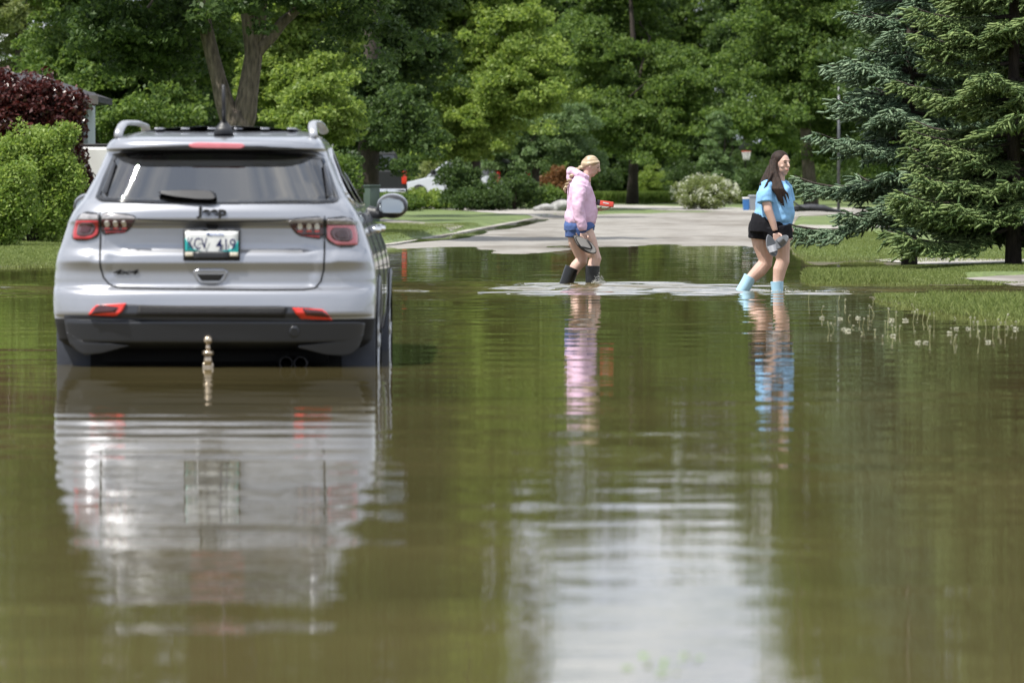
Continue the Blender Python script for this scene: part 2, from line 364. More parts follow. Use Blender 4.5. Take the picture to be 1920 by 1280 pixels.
tag(npmesh('water', np.stack([X_, Y_, Z_], -1).reshape(-1, 3), np.stack([iq, iq + 1, iq + nx + 1, iq + nx], 1), m_water, None, True), kind='structure')
m_puddle = PM('puddle_water', (.05, .045, .03), .04, spec=.5)
strip('puddle', [(742, 455), (790, 447), (860, 440), (905, 434)], [(760, 457), (820, 452), (880, 446), (915, 436)], m_puddle, .012, 3)
strip('puddle', [(850, 436), (900, 428), (960, 418), (1010, 411)], [(870, 438), (930, 432), (985, 424), (1030, 412)], m_puddle, .012, 3)
# ------------------------------------------------------------------ vegetation
G1 = (.030, .075, .012); G2 = (.095, .175, .028)
lm_dark = leafmat('leaf_dark', (.028, .058, .018), (.095, .150, .048), trans=.4)
lm_mid = leafmat('leaf_mid', (.050, .100, .024), (.18, .26, .070), trans=.45)
lm_bright = leafmat('leaf_bright', (.110, .180, .036), (.30, .385, .105), trans=.48)
lm_yel = leafmat('leaf_yellow_green', (.13, .17, .055), (.25, .29, .12), trans=.42)
lm_silver = leafmat('leaf_silver', (.085, .15, .06), (.19, .27, .12), trans=.35)
lm_maroon = leafmat('leaf_maroon', (.040, .012, .012), (.115, .038, .034), rough=.32, trans=.15, tcol=(1.5, .6, .6), spec=.5)
lm_shrub = leafmat('leaf_shrub', (.10, .175, .030), (.31, .40, .11), rough=.45, trans=.4)
lm_orange = leafmat('leaf_russet', (.12, .055, .022), (.23, .12, .05), trans=.3, tcol=(1.2, 1, .7))
lm_grass = leafmat('grass_blade', (.09, .13, .03), (.24, .28, .10), trans=.3)
lm_spruce_blue = leafmat('needle_blue', (.060, .108, .062), (.21, .29, .18), rough=.55, trans=.05)
lm_spruce_green = leafmat('needle_green', (.060, .108, .036), (.215, .285, .105), rough=.55, trans=.08)
m_flower = leafmat('white_blossom', (.45, .5, .3), (.8, .8, .7), trans=.3, tcol=(1, 1, 1))
m_bark = PM('bark', (.14, .115, .09), .9, var=.45, vscale=3, bump=.05, bscale=9, stretch=(6, 6, 1.3))
m_bark_dark = PM('bark_dark', (.045, .035, .028), .9, var=.35, vscale=5, bump=.03, bscale=14, stretch=(4, 4, 1))

def leafquads(rng, C, size, up=.5, asp=.55, droop=0.0):
    n = len(C); nrm = rng.normal(size=(n, 3)); nrm[:, 2] += up; nrm /= np.linalg.norm(nrm, axis=1)[:, None] + 1e-9
    t = rng.normal(size=(n, 3)); t[:, 2] -= droop; t -= nrm * (t * nrm).sum(1)[:, None]; t /= np.linalg.norm(t, axis=1)[:, None] + 1e-9
    b = np.cross(nrm, t); s = size * rng.uniform(.6, 1.25, (n, 1)); w = s * asp
    V = np.empty((n, 4, 3)); V[:, 0] = C - t * s * .5; V[:, 1] = C - b * w * .5 + nrm * w * .12; V[:, 2] = C + t * s * .5 - nrm * s * .12; V[:, 3] = C + b * w * .5 + nrm * w * .12
    return V.reshape(-1, 3), np.arange(4 * n).reshape(-1, 4)
def clumps(rng, blobs, n, rc, shell=.5):
    """clump centres spread through the outer part of each lobe"""
    bl = np.array(blobs, float); vol = (bl[:, 3] * bl[:, 4] * bl[:, 5]) ** .67; idx = rng.choice(len(bl), n, p=vol / vol.sum())
    d = rng.normal(size=(n, 3)); d /= np.linalg.norm(d, axis=1)[:, None]
    r = shell + (1 - shell) * rng.uniform(size=(n, 1)) ** .7
    return bl[idx, :3] + d * r * bl[idx, 3:6]
def crown_mesh(name, rng, blobs, nclump, nleaf, size, rc, mat, parent, shell=.5, flat=.5, up=.5, droop=.3, off=(0, 0, 0), group_k=1):
    if group_k > 1:
        big = clumps(rng, blobs, max(4, nclump // group_k), rc, shell); bi = rng.integers(len(big), size=nclump)
        d_ = rng.normal(size=(nclump, 3)) * np.array([1.0, 1.0, .55]) * rc * .85; cl = big[bi] + d_; cl[:, 2] -= (d_[:, 0] ** 2 + d_[:, 1] ** 2) * .22 / rc
    else: cl = clumps(rng, blobs, nclump, rc, shell)
    n = nclump * nleaf; base = np.repeat(cl, nleaf, 0)
    g = rng.normal(size=(n, 3)); g *= (rng.uniform(size=(n, 1)) ** .33) / (np.linalg.norm(g, axis=1)[:, None] + 1e-9)
    rcl = np.repeat(rc * rng.uniform(.55, 1.3, (nclump, 1)), nleaf, 0)
    C = base + g * rcl * np.array([1, 1, flat]) 
    C[:, 2] -= (g[:, 0] ** 2 + g[:, 1] ** 2) * rcl[:, 0] * .35
    C -= np.array(off)
    V, Fc = leafquads(rng, C, size, up, droop=droop)
    return npmesh(name, V, Fc, mat, parent), cl
def trunk_mesh(rng, base, top, r0, cl, mat, parent, nlimb=9, extra=None, split=.35):
    """tapered trunk with bent limbs reaching into the crown (coordinates relative to the tree's foot)"""
    m = MB(); base = Vector(base); top = Vector(top); K = 9; P = []; Rr = []
    bend = Vector((rng.normal() * .03, rng.normal() * .03, 0)) * (top - base).length
    for i in range(K):
        t = i / (K - 1); p = base.lerp(top, t) + bend * math.sin(t * math.pi); P.append(p); Rr.append(r0 * ((1 - t) ** .8 * .9 + .1) * (1.25 if i == 0 else 1))
    m.tube(P, Rr, 12)
    for k in range(min(nlimb, len(cl))):
        c = Vector(cl[rng.integers(len(cl))]); t = rng.uniform(split, .9); s = base.lerp(top, t) + bend * math.sin(t * math.pi)
        if c.z < s.z: c.z = s.z + abs(c.z - s.z) * .3
        rr0 = r0 * (1 - t) * .55 + .02; mid = s.lerp(c, .5) + Vector((rng.normal() * .1, rng.normal() * .1, -.12)) * (c - s).length
        pts = [s, s.lerp(mid, .5) + Vector((0, 0, .03)), mid, mid.lerp(c, .55), c]
        m.tube(pts, [rr0, rr0 * .8, rr0 * .6, rr0 * .4, rr0 * .15], 7)
    if extra: extra(m)
    return m.build('trunk', mat, parent, True)
def tree(px, D, label, lobes, mat, tr=.25, trunk_top=None, nclump=260, nleaf=120, size=.16, rc=.8, seed=0, cat='tree', name='tree', group='shade trees around the street', shell=.45, nlimb=9, trunk=True, flat=.5, trunk_px=None, bark=None, droop=.3):
    """lobes: (px, py, dD, rx_px, rz_px) as the crown shows at distance D"""
    rng = np.random.default_rng(seed); base = gx(trunk_px if trunk_px else px, D); e = empty(name, base, 0, label, cat, group)
    s = D / F; bl = []
    for (bx, by, dD, rx, rz) in lobes:
        p = at(bx, by, D) ; bl.append((p.x - base.x, dD, p.z - base.z, rx * s, max(rx, rz) * s * .8, rz * s))
    _, cl = crown_mesh('crown', rng, bl, int(nclump * 1.55), int(nleaf * 1.25), size * .80, rc * .66, mat, e, shell, flat, droop=droop, group_k=6)
    if trunk:
        zt = trunk_top if trunk_top else max(b[2] + b[5] * .3 for b in bl)
        trunk_mesh(rng, (0, 0, -.1), (rng.normal() * .2, 0, zt), tr, cl, bark or m_bark_dark, e, nlimb)
    return e

# big fork-trunked tree behind the vehicle
D = 96; rng = np.random.default_rng(5); base = gx(452, D)
e = empty('tree', base, 0, 'large tree with a forked bare grey brown trunk rising behind the silver vehicle', 'tree', 'shade trees around the street')
s = D / F; lob = [(230, -60, 0, 190, 110), (470, -120, -2, 230, 150), (690, -30, -1, 130, 110), (300, -330, 0, 260, 200), (640, -360, 0, 240, 200), (90, -220, 1, 150, 150), (560, 20, 2, 60, 40), (240, 60, 1, 90, 40), (440, -620, 0, 240, 200)]
bl = []
for (bx, by, dD, rx, rz) in lob:
    p = at(bx, by, D); bl.append((p.x - base.x, dD, p.z - base.z, rx * s, rx * s * .9, rz * s))
_, cl = crown_mesh('crown', rng, bl, 900, 130, .14, .45, lm_dark, e, .4, group_k=7)
def P_(px, py, dy=0): 
    q = at(px, py, D) - base; return Vector((q.x, q.y + dy, q.z))
m = MB()
m.tube([P_(452, 396), P_(452, 330), P_(450, 260), P_(447, 232), P_(450, 210)], [.40, .32, .29, .29, .24], 16)
m.tube([P_(449, 245), P_(432, 222), P_(420, 190), P_(410, 150), P_(398, 105), P_(388, 62), P_(380, 20), P_(372, -60)], [.20, .22, .19, .155, .145, .14, .12, .07], 12)
m.tube([P_(455, 245), P_(458, 215), P_(464, 180), P_(470, 140), P_(476, 100), P_(470, 70), P_(463, 20), P_(458, -80), P_(460, -250)], [.2, .25, .21, .19, .18, .15, .13, .12, .05], 12)
m.tube([P_(474, 110), P_(490, 88), P_(512, 66), P_(530, 42), P_(556, 20), P_(600, -2), P_(660, -40), P_(700, -120)], [.14, .13, .12, .11, .09, .075, .06, .03], 10)
m.tube([P_(476, 100), P_(488, 60), P_(492, 10), P_(500, -70), P_(520, -200)], [.12, .11, .10, .08, .03], 10)
for k in range(16):
    c = Vector(cl[rng.integers(len(cl))]); s0 = P_(rng.choice([380, 462, 560, 500]), -50 + rng.uniform(-120, 40)); 
    mid = s0.lerp(c, .5) + Vector((0, 0, .3)); m.tube([s0, mid, c], [.07, .05, .015], 7)
m.build('trunk', m_bark, e)

tree(200, 128, 'broad dark green tree whose leaves hang behind the maroon bush and the house', [(215, 150, 0, 150, 110), (120, 60, 2, 110, 110), (300, 230, -2, 110, 80), (330, 80, 2, 130, 130), (200, -80, 0, 190, 150), (180, -300, 0, 190, 160)], lm_mid, .3, None, 620, 120, .18, .72, 11)
tree(30, 170, 'pale yellow green tree at the top left corner above the house roof', [(20, 60, 0, 90, 120), (0, 190, 0, 90, 60), (-10, 0, -1, 80, 60), (80, -60, 3, 110, 120), (-60, 20, 0, 110, 140), (60, -220, 0, 140, 140), (0, -420, 0, 170, 150), (60, -640, 0, 160, 150)], lm_yel, .25, None, 560, 110, .2, .7, 12)
tree(575, 124, 'sunlit light green tree just right of the forked trunk', [(590, 150, 0, 62, 75), (560, 225, -1, 75, 40), (620, 205, -1, 40, 60), (520, 120, 2, 70, 60), (600, 40, 2, 70, 60), (560, -80, 2, 120, 100)], lm_bright, .2, 2.6, 420, 110, .17, .55, 13, nlimb=0)
tree(690, 142, 'dark tree with a trunk beside the parked black pickup', [(700, 200, 0, 60, 90), (740, 110, 2, 90, 90), (690, 250, 1, 45, 40), (780, 220, -3, 60, 60), (720, -60, 2, 120, 120), (740, -300, 2, 140, 160)], lm_dark, .36, None, 520, 120, .19, .7, 14, trunk_px=684, nlimb=0)
tree(905, 178, 'tall bright leafy tree over the silver wagon', [(900, 90, 0, 110, 90), (985, 60, -2, 75, 80), (830, 150, -1, 90, 80), (960, 170, -3, 90, 60), (880, 240, -2, 90, 50), (1000, 120, -3, 55, 60), (800, 30, 2, 100, 100), (880, -90, 0, 130, 120), (850, -330, 0, 100, 160), (850, -560, 2, 90, 150)], lm_bright, .4, None, 900, 120, .21, .8, 15, trunk_px=880)
tree(1000, 186, 'dark trunked spreading tree beside the two white rocks', [(1030, 250, 0, 70, 38), (1080, 280, 1, 50, 28), (960, 280, 0, 60, 35), (1010, 200, 2, 90, 40)], lm_silver, .24, 2.9, 260, 110, .17, .55, 16, trunk_px=1000)
tree(1190, 222, 'rounded tree with a thick dark trunk right of the woman in pink', [(1190, 130, 0, 110, 80), (1110, 90, 2, 80, 70), (1270, 170, -3, 55, 60), (1130, 210, -3, 80, 50), (1230, 230, -4, 60, 35), (1180, 20, 2, 80, 70), (1180, -60, 1, 75, 60), (1240, 270, -4, 45, 28), (1150, 60, -2, 60, 60)], lm_mid, .25, None, 640, 120, .22, .85, 17, trunk_px=1185)
tree(1350, 205, 'slim young light green tree standing left of the basketball hoop', [(1352, 250, 0, 20, 26), (1345, 290, 0, 22, 24), (1362, 310, 0, 18, 18), (1340, 330, 0, 20, 14), (1350, 228, 0, 12, 14)], lm_silver, .07, None, 90, 100, .15, .32, 18, nlimb=5)
tree(1490, 215, 'very large dark tree filling the background behind the woman in blue', [(1440, 60, 0, 110, 110), (1560, 120, 0, 120, 110), (1400, 200, -3, 70, 60), (1480, 220, -2, 90, 60), (1600, 250, 0, 90, 60), (1520, -60, 0, 130, 120), (1660, 0, 0, 130, 130), (1530, -220, 0, 110, 110), (1640, -250, 0, 160, 160), (1560, -480, 2, 120, 150)], lm_mid, .28, None, 900, 120, .23, .95, 19, trunk_px=1521, bark=m_bark)
tree(1800, 130, 'dark tree behind the two spruces at the right edge', [(1760, 60, 0, 160, 140), (1900, 150, 0, 140, 140), (1820, -160, 0, 190, 160), (1780, -420, 0, 200, 200), (1980, -100, 0, 160, 240)], lm_dark, .35, None, 620, 110, .2, .9, 20)
# the dense rear row that closes the view
rows = [(430, 300, 1), (620, 310, 0), (830, 305, 1), (1010, 320, 0), (1190, 330, 1), (1560, 320, 0), (1690, 310, 1), (-120, 230, 1), (120, 245, 0), (330, 240, 1), (520, 250, 0), (720, 255, 1), (900, 262, 0), (1100, 290, 1), (1260, 300, 0), (1420, 285, 1), (1600, 265, 0), (1780, 250, 1), (1980, 235, 0), (2150, 240, 1)]
rowlab = ['far behind the forked trunk', 'far behind the roof of the silver vehicle, right side', 'far behind the gap left of the silver wagon', 'far behind the pale rocks', 'far behind the rounded tree', 'far behind the woman in blue', 'far behind the blue spruce', 'beyond the house at the left edge', 'behind the maroon bush', 'behind the fork of the big trunk, left side', 'seen through gaps right of the forked trunk', 'behind the black pickup', 'behind the silver wagon', 'behind the woman in pink', 'left of the slim young tree', 'behind the basketball hoop', 'behind the light pole', 'behind the blue spruce', 'at the right edge behind the spruces', 'past the right edge']
mids = {}
for i, (px, D, k) in enumerate(rows):
    center = 960 < px < 1440
    g = gx(px, D); lab = 'tall dense background tree ' + rowlab[i]
    if k in mids and not center:
        src = mids[k]; e2 = src.copy(); COL.objects.link(e2); e2.location = g; e2['label'] = lab; e2.rotation_euler.z = i * 1.3
        for ch in src.children:
            c = ch.copy(); COL.objects.link(c); c.parent = e2
        continue
    hs = .98 + abs(px - 1180) / 900 if center else 1.0
    q = lambda a: 359 - (359 - a) * hs
    e2 = tree(px, D, lab, [(px, 310, 0, 110, 50), (px - 90, 300, 0, 70, 50), (px + 90, 285, 0, 70, 60), (px + 100, 60, 2, 70, 120), (px - 50, q(230), 0, 90, 80), (px + 60, q(180), 0, 90, 80), (px, q(90), 0, 110, 90), (px - 40, q(-20), 0, 100, 90), (px + 30, q(-130), 0, 80, 80)] + ([] if center else [(px, -260, 0, 120, 110), (px - 10, -420, 0, 110, 110), (px + 10, -560, 0, 90, 110)]),
              lm_dark if k else lm_mid, .16, None, 760, 110, .28, 1.05, 40 + i, group='tall trees in the rear row', nlimb=5)
    if not center: mids[k] = e2
# low dark conifers and shrubs under the far trees
def shrub(px, D, w, h, label, mat, size=.12, n=90, nl=90, rc=.28, seed=0, name='bush', cat='bush', lobes=None, group=None, flowers=0, stems=7, up=.5, shell=.35, sink=0.0):
    rng = np.random.default_rng(seed); b = gx(px, D); e = empty(name, b, 0, label, cat, group)
    if name == 'bush' and size < .08:
        for _ in range(26):
            L0 = lobes[rng.integers(len(lobes))]; a = rng.uniform(0, 6.28); q = rng.uniform(.5, .95); lobes = lobes + [(L0[0] + math.cos(a) * L0[3] * q, L0[1] + math.sin(a) * L0[4] * q, L0[2] + L0[5] * rng.uniform(.35, .80), .07, .07, .18)]
    if lobes is None:
        lobes = [(0, 0, h * .52, w * .42, w * .4, h * .46)] + [(w * .3 * math.cos(a), w * .25 * math.sin(a), h * rng.uniform(.3, .62), w * .24, w * .24, h * .3) for a in np.linspace(0, 6, 7)]
    _, cl = crown_mesh('foliage', rng, lobes, n, nl, size, rc, mat, e, shell, .75, up)
    cl2 = np.array(cl)
    m = MB()
    for k in range(stems):
        c = Vector(cl[rng.integers(len(cl))]); f = Vector((c.x * .15, c.y * .15, -.05)); m.tube([f, f.lerp(c, .5) + Vector((0, 0, .1 * h)), c], [.03 * h ** .5, .022, .006], 6)
    m.build('stem', m_bark_dark, e)
    if flowers:
        C = clumps(rng, lobes, flowers, .1, .92); C = np.repeat(C, 14, 0) + rng.normal(size=(flowers * 14, 3)) * .05
        V, Fc = leafquads(rng, C, .05, .3, .9); npmesh('blossom', V, Fc, m_flower, e)
    return e
shrub(60, 84, 2.7, 2.15, 'bright green leafy shrub on the left lawn in front of the maroon bush', lm_shrub, .075, 330, 130, .26, 60, stems=14,
      lobes=[(-.2, 0, 1.15, .75, .6, .85), (.35, 0, 1.25, .45, .5, .65), (-.65, -.1, .80, .45, .5, .6), (.42, -.1, .72, .34, .4, .45), (.15, 0, .55, .55, .5, .5), (.56, 0, 1.15, .26, .3, .26), (.1, .1, 1.68, .26, .3, .30)])
shrub(-8, 80, 1.8, 1.6, 'rounder light green shrub cut by the left edge of the picture', lm_shrub, .07, 200, 130, .24, 61, stems=10,
      lobes=[(0, 0, .7, .62, .55, .6), (.3, -.1, .5, .4, .4, .45), (-.2, 0, 1.0, .4, .4, .35)])
shrub(40, 100, 4, 3.1, 'maroon leaved bush in front of the dark house', lm_maroon, .12, 760, 120, .34, 62, stems=12,
      lobes=[(-.7, 0, 2.12, 1.15, 1, 1.2), (.35, 0, 2.05, .80, .8, 1.15), (.85, 0, 1.8, .48, .5, 1.05), (-1.7, 0, 2.1, 1.0, .8, 1.3), (.6, 0, 1.0, .75, .7, .8), (.98, -.1, 2.45, .28, .3, .4), (-.6, 0, .9, 1.3, .8, .8)])
shrub(1322, 180, 2.4, 1.35, 'white flowering bush on the far lawn between the two women', lm_yel, .09, 240, 90, .2, 63, flowers=420, stems=12, up=.1)
shrub(1052, 212, 1.9, 1.75, 'russet brown bush behind the woman in pink', lm_orange, .12, 130, 100, .26, 64)
low = [(735, 164, 2.0, .62, lm_mid, 'low bush below the black pickup tailgate'), (800, 172, 2.4, .75, lm_bright, 'light low bush right of the black pickup'), (862, 166, 1.5, 1.75, lm_dark, 'dark bush hiding the middle of the silver wagon'), (905, 164, 1.8, .95, lm_dark, 'dark low bush under the rear of the silver wagon'), (960, 168, 2.0, 1.4, lm_dark, 'dark low bush left of the dark trunk'), (1025, 170, 1.2, .9, lm_mid, 'small green bush just right of the dark trunk'), (815, 196, 1.3, 2.1, lm_yel, 'upright yellow green bush left of the silver wagon'), (1225, 250, 2.0, 2.0, lm_bright, 'sunlit bush low behind the woman in pink'), (1440, 236, 3, 1.9, lm_dark, 'dark low evergreen right of the basketball hoop'), (1600, 240, 3.4, 2.2, lm_dark, 'dark low evergreen behind the light pole'), (1290, 240, 2.6, 2.2, lm_dark, 'dark evergreen behind the flowering bush'), (1120, 235, 2.4, 2.0, lm_dark, 'dark evergreen beside the face of the woman in pink'), (1525, 262, 3.4, 2.0, lm_dark, 'dark evergreen left of the bare grey trunk'), (745, 205, 3.2, 3.2, lm_mid, 'tall bush far behind the black pickup'), (830, 214, 4.0, 3.4, lm_dark, 'tall dark bush far behind the silver wagon'), (960, 226, 3.6, 3.0, lm_dark, 'tall dark bush behind the dark trunk'), (1080, 250, 3.6, 3.4, lm_mid, 'tall bush behind the russet bush'), (1370, 262, 3.8, 3.4, lm_dark, 'tall dark bush below the basketball hoop'), (1460, 270, 3.6, 3.0, lm_mid, 'green bush behind the head of the woman in blue'), (330, 112, 2.6, 2.4, lm_mid, 'green bush left of the forked trunk'), (560, 112, 2.6, 2.2, lm_mid, 'green bush right of the forked trunk'), (600, 120, 2.0, 2.0, lm_dark, 'dark bush beside the rear pillar of the silver vehicle')]
for i, (px, D, w, h, mt, lab) in enumerate(low): shrub(px, D, w, h, lab, mt, .11, 110, 90, .26, 80 + i)
# tall garden border on the far side
rng = np.random.default_rng(3)
def blades(name, P, hgt, wid, mat, label, rng, lean=.35, tilt2=0.0):
    n = len(P); a = rng.uniform(0, 6.283, n); d = np.stack([np.cos(a), np.sin(a), np.zeros(n)], 1); h = hgt * rng.uniform(.5, 1.2, n)
    ln = rng.normal(size=(n, 2)) * lean; tip = P + np.stack([ln[:, 0] * h, ln[:, 1] * h, h], 1); mid = P + (tip - P) * .55 + np.stack([-ln[:, 0] * h * .15, -ln[:, 1] * h * .15, h * .05], 1)
    w = (wid * rng.uniform(.7, 1.3, n))[:, None]
    V = np.empty((n, 4, 3)); V[:, 0] = P - d * w; V[:, 1] = P + d * w; V[:, 2] = mid + d * w * .6; V[:, 3] = tip
    o = npmesh(name, V.reshape(-1, 3), np.arange(4 * n).reshape(-1, 4), mat); return tag(o, label, 'grass', kind='stuff')
def scatter(rng, n, p0, p1, d0, d1, zmin=-.03, f=None):
    d = rng.uniform(d0, d1, n); x = (rng.uniform(p0, p1, n) - 960) / F * d; z = gz(x, d); k = z > zmin
    if f is not None: k &= f(x, d)
    return np.stack([x, d, z], 1)[k]
tag(blades('garden_plants', scatter(rng, 26000, 1105, 1300, 226, 232), .5, .03, lm_shrub, 'strip of tall bright green garden plants behind the far lawn', rng, .25), cat='plants')
tag(blades('garden_plants', scatter(rng, 12000, 1370, 1470, 226, 232), .5, .03, lm_shrub, 'bright green garden plants left of the woman in blue', rng, .25), cat='plants')
inpath = lambda x, d: ~((x > 2.9 + 0) & (d > 52.8) & (d < 57.2) & ((x / d * F + 960) > 1815 - (d - 52.8) * 2))
grs = [scatter(rng, 110000, 1478, 2080, 51.8, 63.8, -.012, inpath), scatter(rng, 64000, 1640, 2080, 36.5, 47.5, -.02), scatter(rng, 40000, 1478, 1700, 68, 100, 0), scatter(rng, 60000, -60, 240, 62, 88, -.01),
       scatter(rng, 20000, 1700, 2000, 66, 80, 0), scatter(rng, 60000, 640, 980, 90, 118, .02, lambda x, d: x < left_edge(d) - .15)]
tag(blades('grass', np.concatenate(grs), .034, .0030, lm_grass, 'short lawn grass along the flooded street', rng, .5), kind='stuff')
# grass blades poking through the water at the shore of the right patch
q = scatter(rng, 6000, 1740, 1990, 36, 47.5, -.05)
tag(blades('grass', q, .07, .0025, lm_grass, 'longer grass blades standing in the shallow water at right', rng, .3), kind='stuff')
q = scatter(rng, 5000, 1485, 1700, 52.2, 55.5, -.05)
tag(blades('grass', q, .08, .003, lm_grass, 'longer grass fringe in the water behind the blue boots', rng, .3), kind='stuff')

# ------------------------------------------------------------------ spruces
def spruce(px, D, label, Ht, Rmax, mat, seed, z0=.5, lean=0, ntw=1.25, lowest_r=1.0, tr=.095):
    rng = np.random.default_rng(seed); b = gx(px, D); e = empty('spruce_tree', b, 0, label, 'spruce', 'spruces by the flooded lawn')
    TA = []; TB = []; wood = MB()
    wood.tube([(0, 0, -.2), (0, 0, .4), (0, 0, Ht * .5), (0, 0, Ht)], [tr * 1.25, tr, tr * .6, .02], 14)
    z = z0; 
    while z < Ht - .2:
        u = (z - z0) / (Ht - z0); Lr = Rmax * (1 - u) ** .8 * (lowest_r if u < .03 else 1); nb = 8 if z < Ht * .6 else 6
        for k in range(nb):
            az = rng.uniform(0, 6.283); Lb = Lr * rng.uniform(.58, 1.14); zz0 = z + rng.uniform(-.12, .12)
            d = Vector((math.cos(az), math.sin(az), 0)); side = Vector((-d.y, d.x, 0))
            drop = -.16 * Lb * (1 - u) + .12 * u * Lb; tipup = .12 * Lb
            def pt(t): return Vector((0, 0, zz0)) + d * (Lb * t) + Vector((0, 0, drop * math.sin(t * math.pi * .62) + tipup * t ** 3))
            K = 7; wood.tube([pt(i / (K - 1)) for i in range(K)], [.035 * (1 - .85 * i / (K - 1)) * (Lb / 2) ** .6 + .004 for i in range(K)], 5, caps=False)
            t = .18
            while t < 1.0:
                for sg in (-1, 1):
                    Ls = (.50 * Lb * (1 - t) ** .7 + .10) * rng.uniform(.6, 1.1); Ls = min(Ls, 1.0)
                    p0 = pt(t); dd = (d * .75 + side * sg * .8).normalized()
                    hang = -.28 * Ls
                    def p2(q): return p0 + dd * (Ls * q) + Vector((0, 0, hang * q * q))
                    n2 = max(2, int(Ls / .085 * ntw)); prev = p0
                    for j in range(1, n2 + 1):
                        q = j / n2; a = p2(q); 
                        if j % 2 == 0 or j == n2: TA.append(prev); TB.append(a)
                        for s2 in (-1, 1):
                            if j == n2 and s2 == 1: continue
                            tl = rng.uniform(.10, .19) * (1.15 - .4 * q); dr = (dd * .7 + side * (s2 * .75 * rng.uniform(.6, 1.2)) * (1 if abs(dd.dot(side)) < .9 else .4) + Vector((rng.normal() * .2, rng.normal() * .2, rng.uniform(-.55, .15)))).normalized()
                            TA.append(a); TB.append(a + dr * tl)
                        prev = a
                t += .085 / Lb * 1.25 / ntw ** .5
            TA.append(pt(.93)); TB.append(pt(1.0) + d * .06)
        z += .255 * (1 if u < .6 else .8)
    A = np.array([tuple(v) for v in TA]); B = np.array([tuple(v) for v in TB]); n = len(A)
    ax = B - A; ln = np.linalg.norm(ax, axis=1)[:, None] + 1e-6; ax /= ln
    r = rng.normal(size=(n, 3)); u_ = np.cross(ax, r); u_ /= np.linalg.norm(u_, axis=1)[:, None] + 1e-9; v_ = np.cross(ax, u_)
    # spindle core, four sided
    rad = .0165; V = np.empty((n, 10, 3)); V[:, 0] = A; V[:, 9] = B + ax * .012
    for q, (f, rr) in enumerate(((.25, 1.0), (.8, .85))):
        for k in range(4):
            th = math.pi / 2 * k + q * .4; V[:, 1 + q * 4 + k] = A + ax * ln * f + (u_ * math.cos(th) + v_ * math.sin(th)) * rad * rr
    T = []
    for k in range(4):
        k2 = (k + 1) % 4; T += [(0, 1 + k2, 1 + k), (1 + k, 1 + k2, 5 + k2), (1 + k, 5 + k2, 5 + k), (5 + k, 5 + k2, 9)]
    T = np.array(T); Fc = (np.arange(n)[:, None, None] * 10 + T[None]).reshape(-1, 3); V = V.reshape(-1, 3)
    # needles
    NN = 12; f = rng.uniform(.02, 1.0, (n, NN, 1)); th = rng.uniform(0, 6.283, (n, NN, 1)); nl = .030
    rd = u_[:, None] * np.cos(th) + v_[:, None] * np.sin(th); p = A[:, None] + ax[:, None] * ln[:, None] * f + rd * rad * .5
    tip = p + rd * nl * .72 + ax[:, None] * nl * .7; tg = np.cross(np.broadcast_to(ax[:, None], rd.shape), rd) * .0042
    NV = np.stack([p - tg, p + tg, tip], 2).reshape(-1, 3); NF = np.arange(len(NV)).reshape(-1, 3) + len(V)
    npmesh('crown', np.concatenate([V, NV]), np.concatenate([Fc, NF]), mat, e)
    wood.build('trunk', m_bark_dark, e)
    return e, n
NS = []
NS.append(spruce(1705, 63.5, 'blue green spruce with its dark trunk showing above the grass', 5.4, 1.62, lm_spruce_blue, 1, .78)[1])
NS.append(spruce(1900, 60.5, 'yellower green spruce nearer the right edge', 7.5, 1.75, lm_spruce_green, 2, .50)[1])

print('twigs', NS)

# ------------------------------------------------------------------ dandelions drowned in the shallow water
m_stalk = PM('dandelion_stalk', (.30, .31, .16), .6); m_seed = leafmat('seed_head', (.34, .35, .24), (.58, .58, .48), trans=.3, tcol=(1, 1, 1))
def dandelion(h, lean, seed, head=True, lab=''):
    rng = np.random.default_rng(seed); e = empty('dandelion', (0, 0, 0), 0, lab, 'dandelion', 'dandelion stalks standing in the water')
    m = MB(); top = Vector((lean * h, 0, h)); m.tube([(0, 0, -.1), (lean * h * .4, 0, h * .6), top], [.0034, .003, .0026], 6); m.build('stalk', m_stalk, e)
    C = rng.normal(size=(36, 3)); C = C / np.linalg.norm(C, axis=1)[:, None] * .009 * (1 if head else .5) + np.array(top)
    V, Fc = leafquads(rng, C, .011, 0, .6); npmesh('seed_head', V, Fc, m_seed, e); return e
prot = [dandelion(.085, .05, 1, lab='upright dandelion stalk with a round seed head in the shallow water'), dandelion(.06, -.2, 2, lab='short leaning dandelion with a pale seed head in the shallow water'), dandelion(.115, .02, 3, False, 'tall dandelion stalk with a bare tip standing in the shallow water'), dandelion(.035, .5, 4, lab='dandelion bent over so its head almost lies on the water')]
rng = np.random.default_rng(77); used = set()
spots = [(1516, 566, 2), (1555, 620, 2), (1565, 618, 1), (1590, 598, 1), (1612, 606, 1), (1627, 605, 0), (1640, 590, 0), (1660, 612, 0), (1665, 618, 2), (1680, 604, 0), (1712, 604, 0), (1722, 590, 1), (1744, 634, 0), (1752, 608, 2), (1786, 628, 1), (1712, 568, 2), (1692, 562, 1), (1837, 640, 2), (1861, 630, 1), (1873, 622, 0), (1885, 625, 2), (1900, 622, 0), (1788, 645, 0), (1540, 584, 1), (1738, 606, 0), (1820, 612, 0), (1828, 603, 3), (1850, 618, 0)]
for _ in range(34): spots.append((rng.uniform(1540, 1915), rng.uniform(566, 640), int(rng.integers(4))))
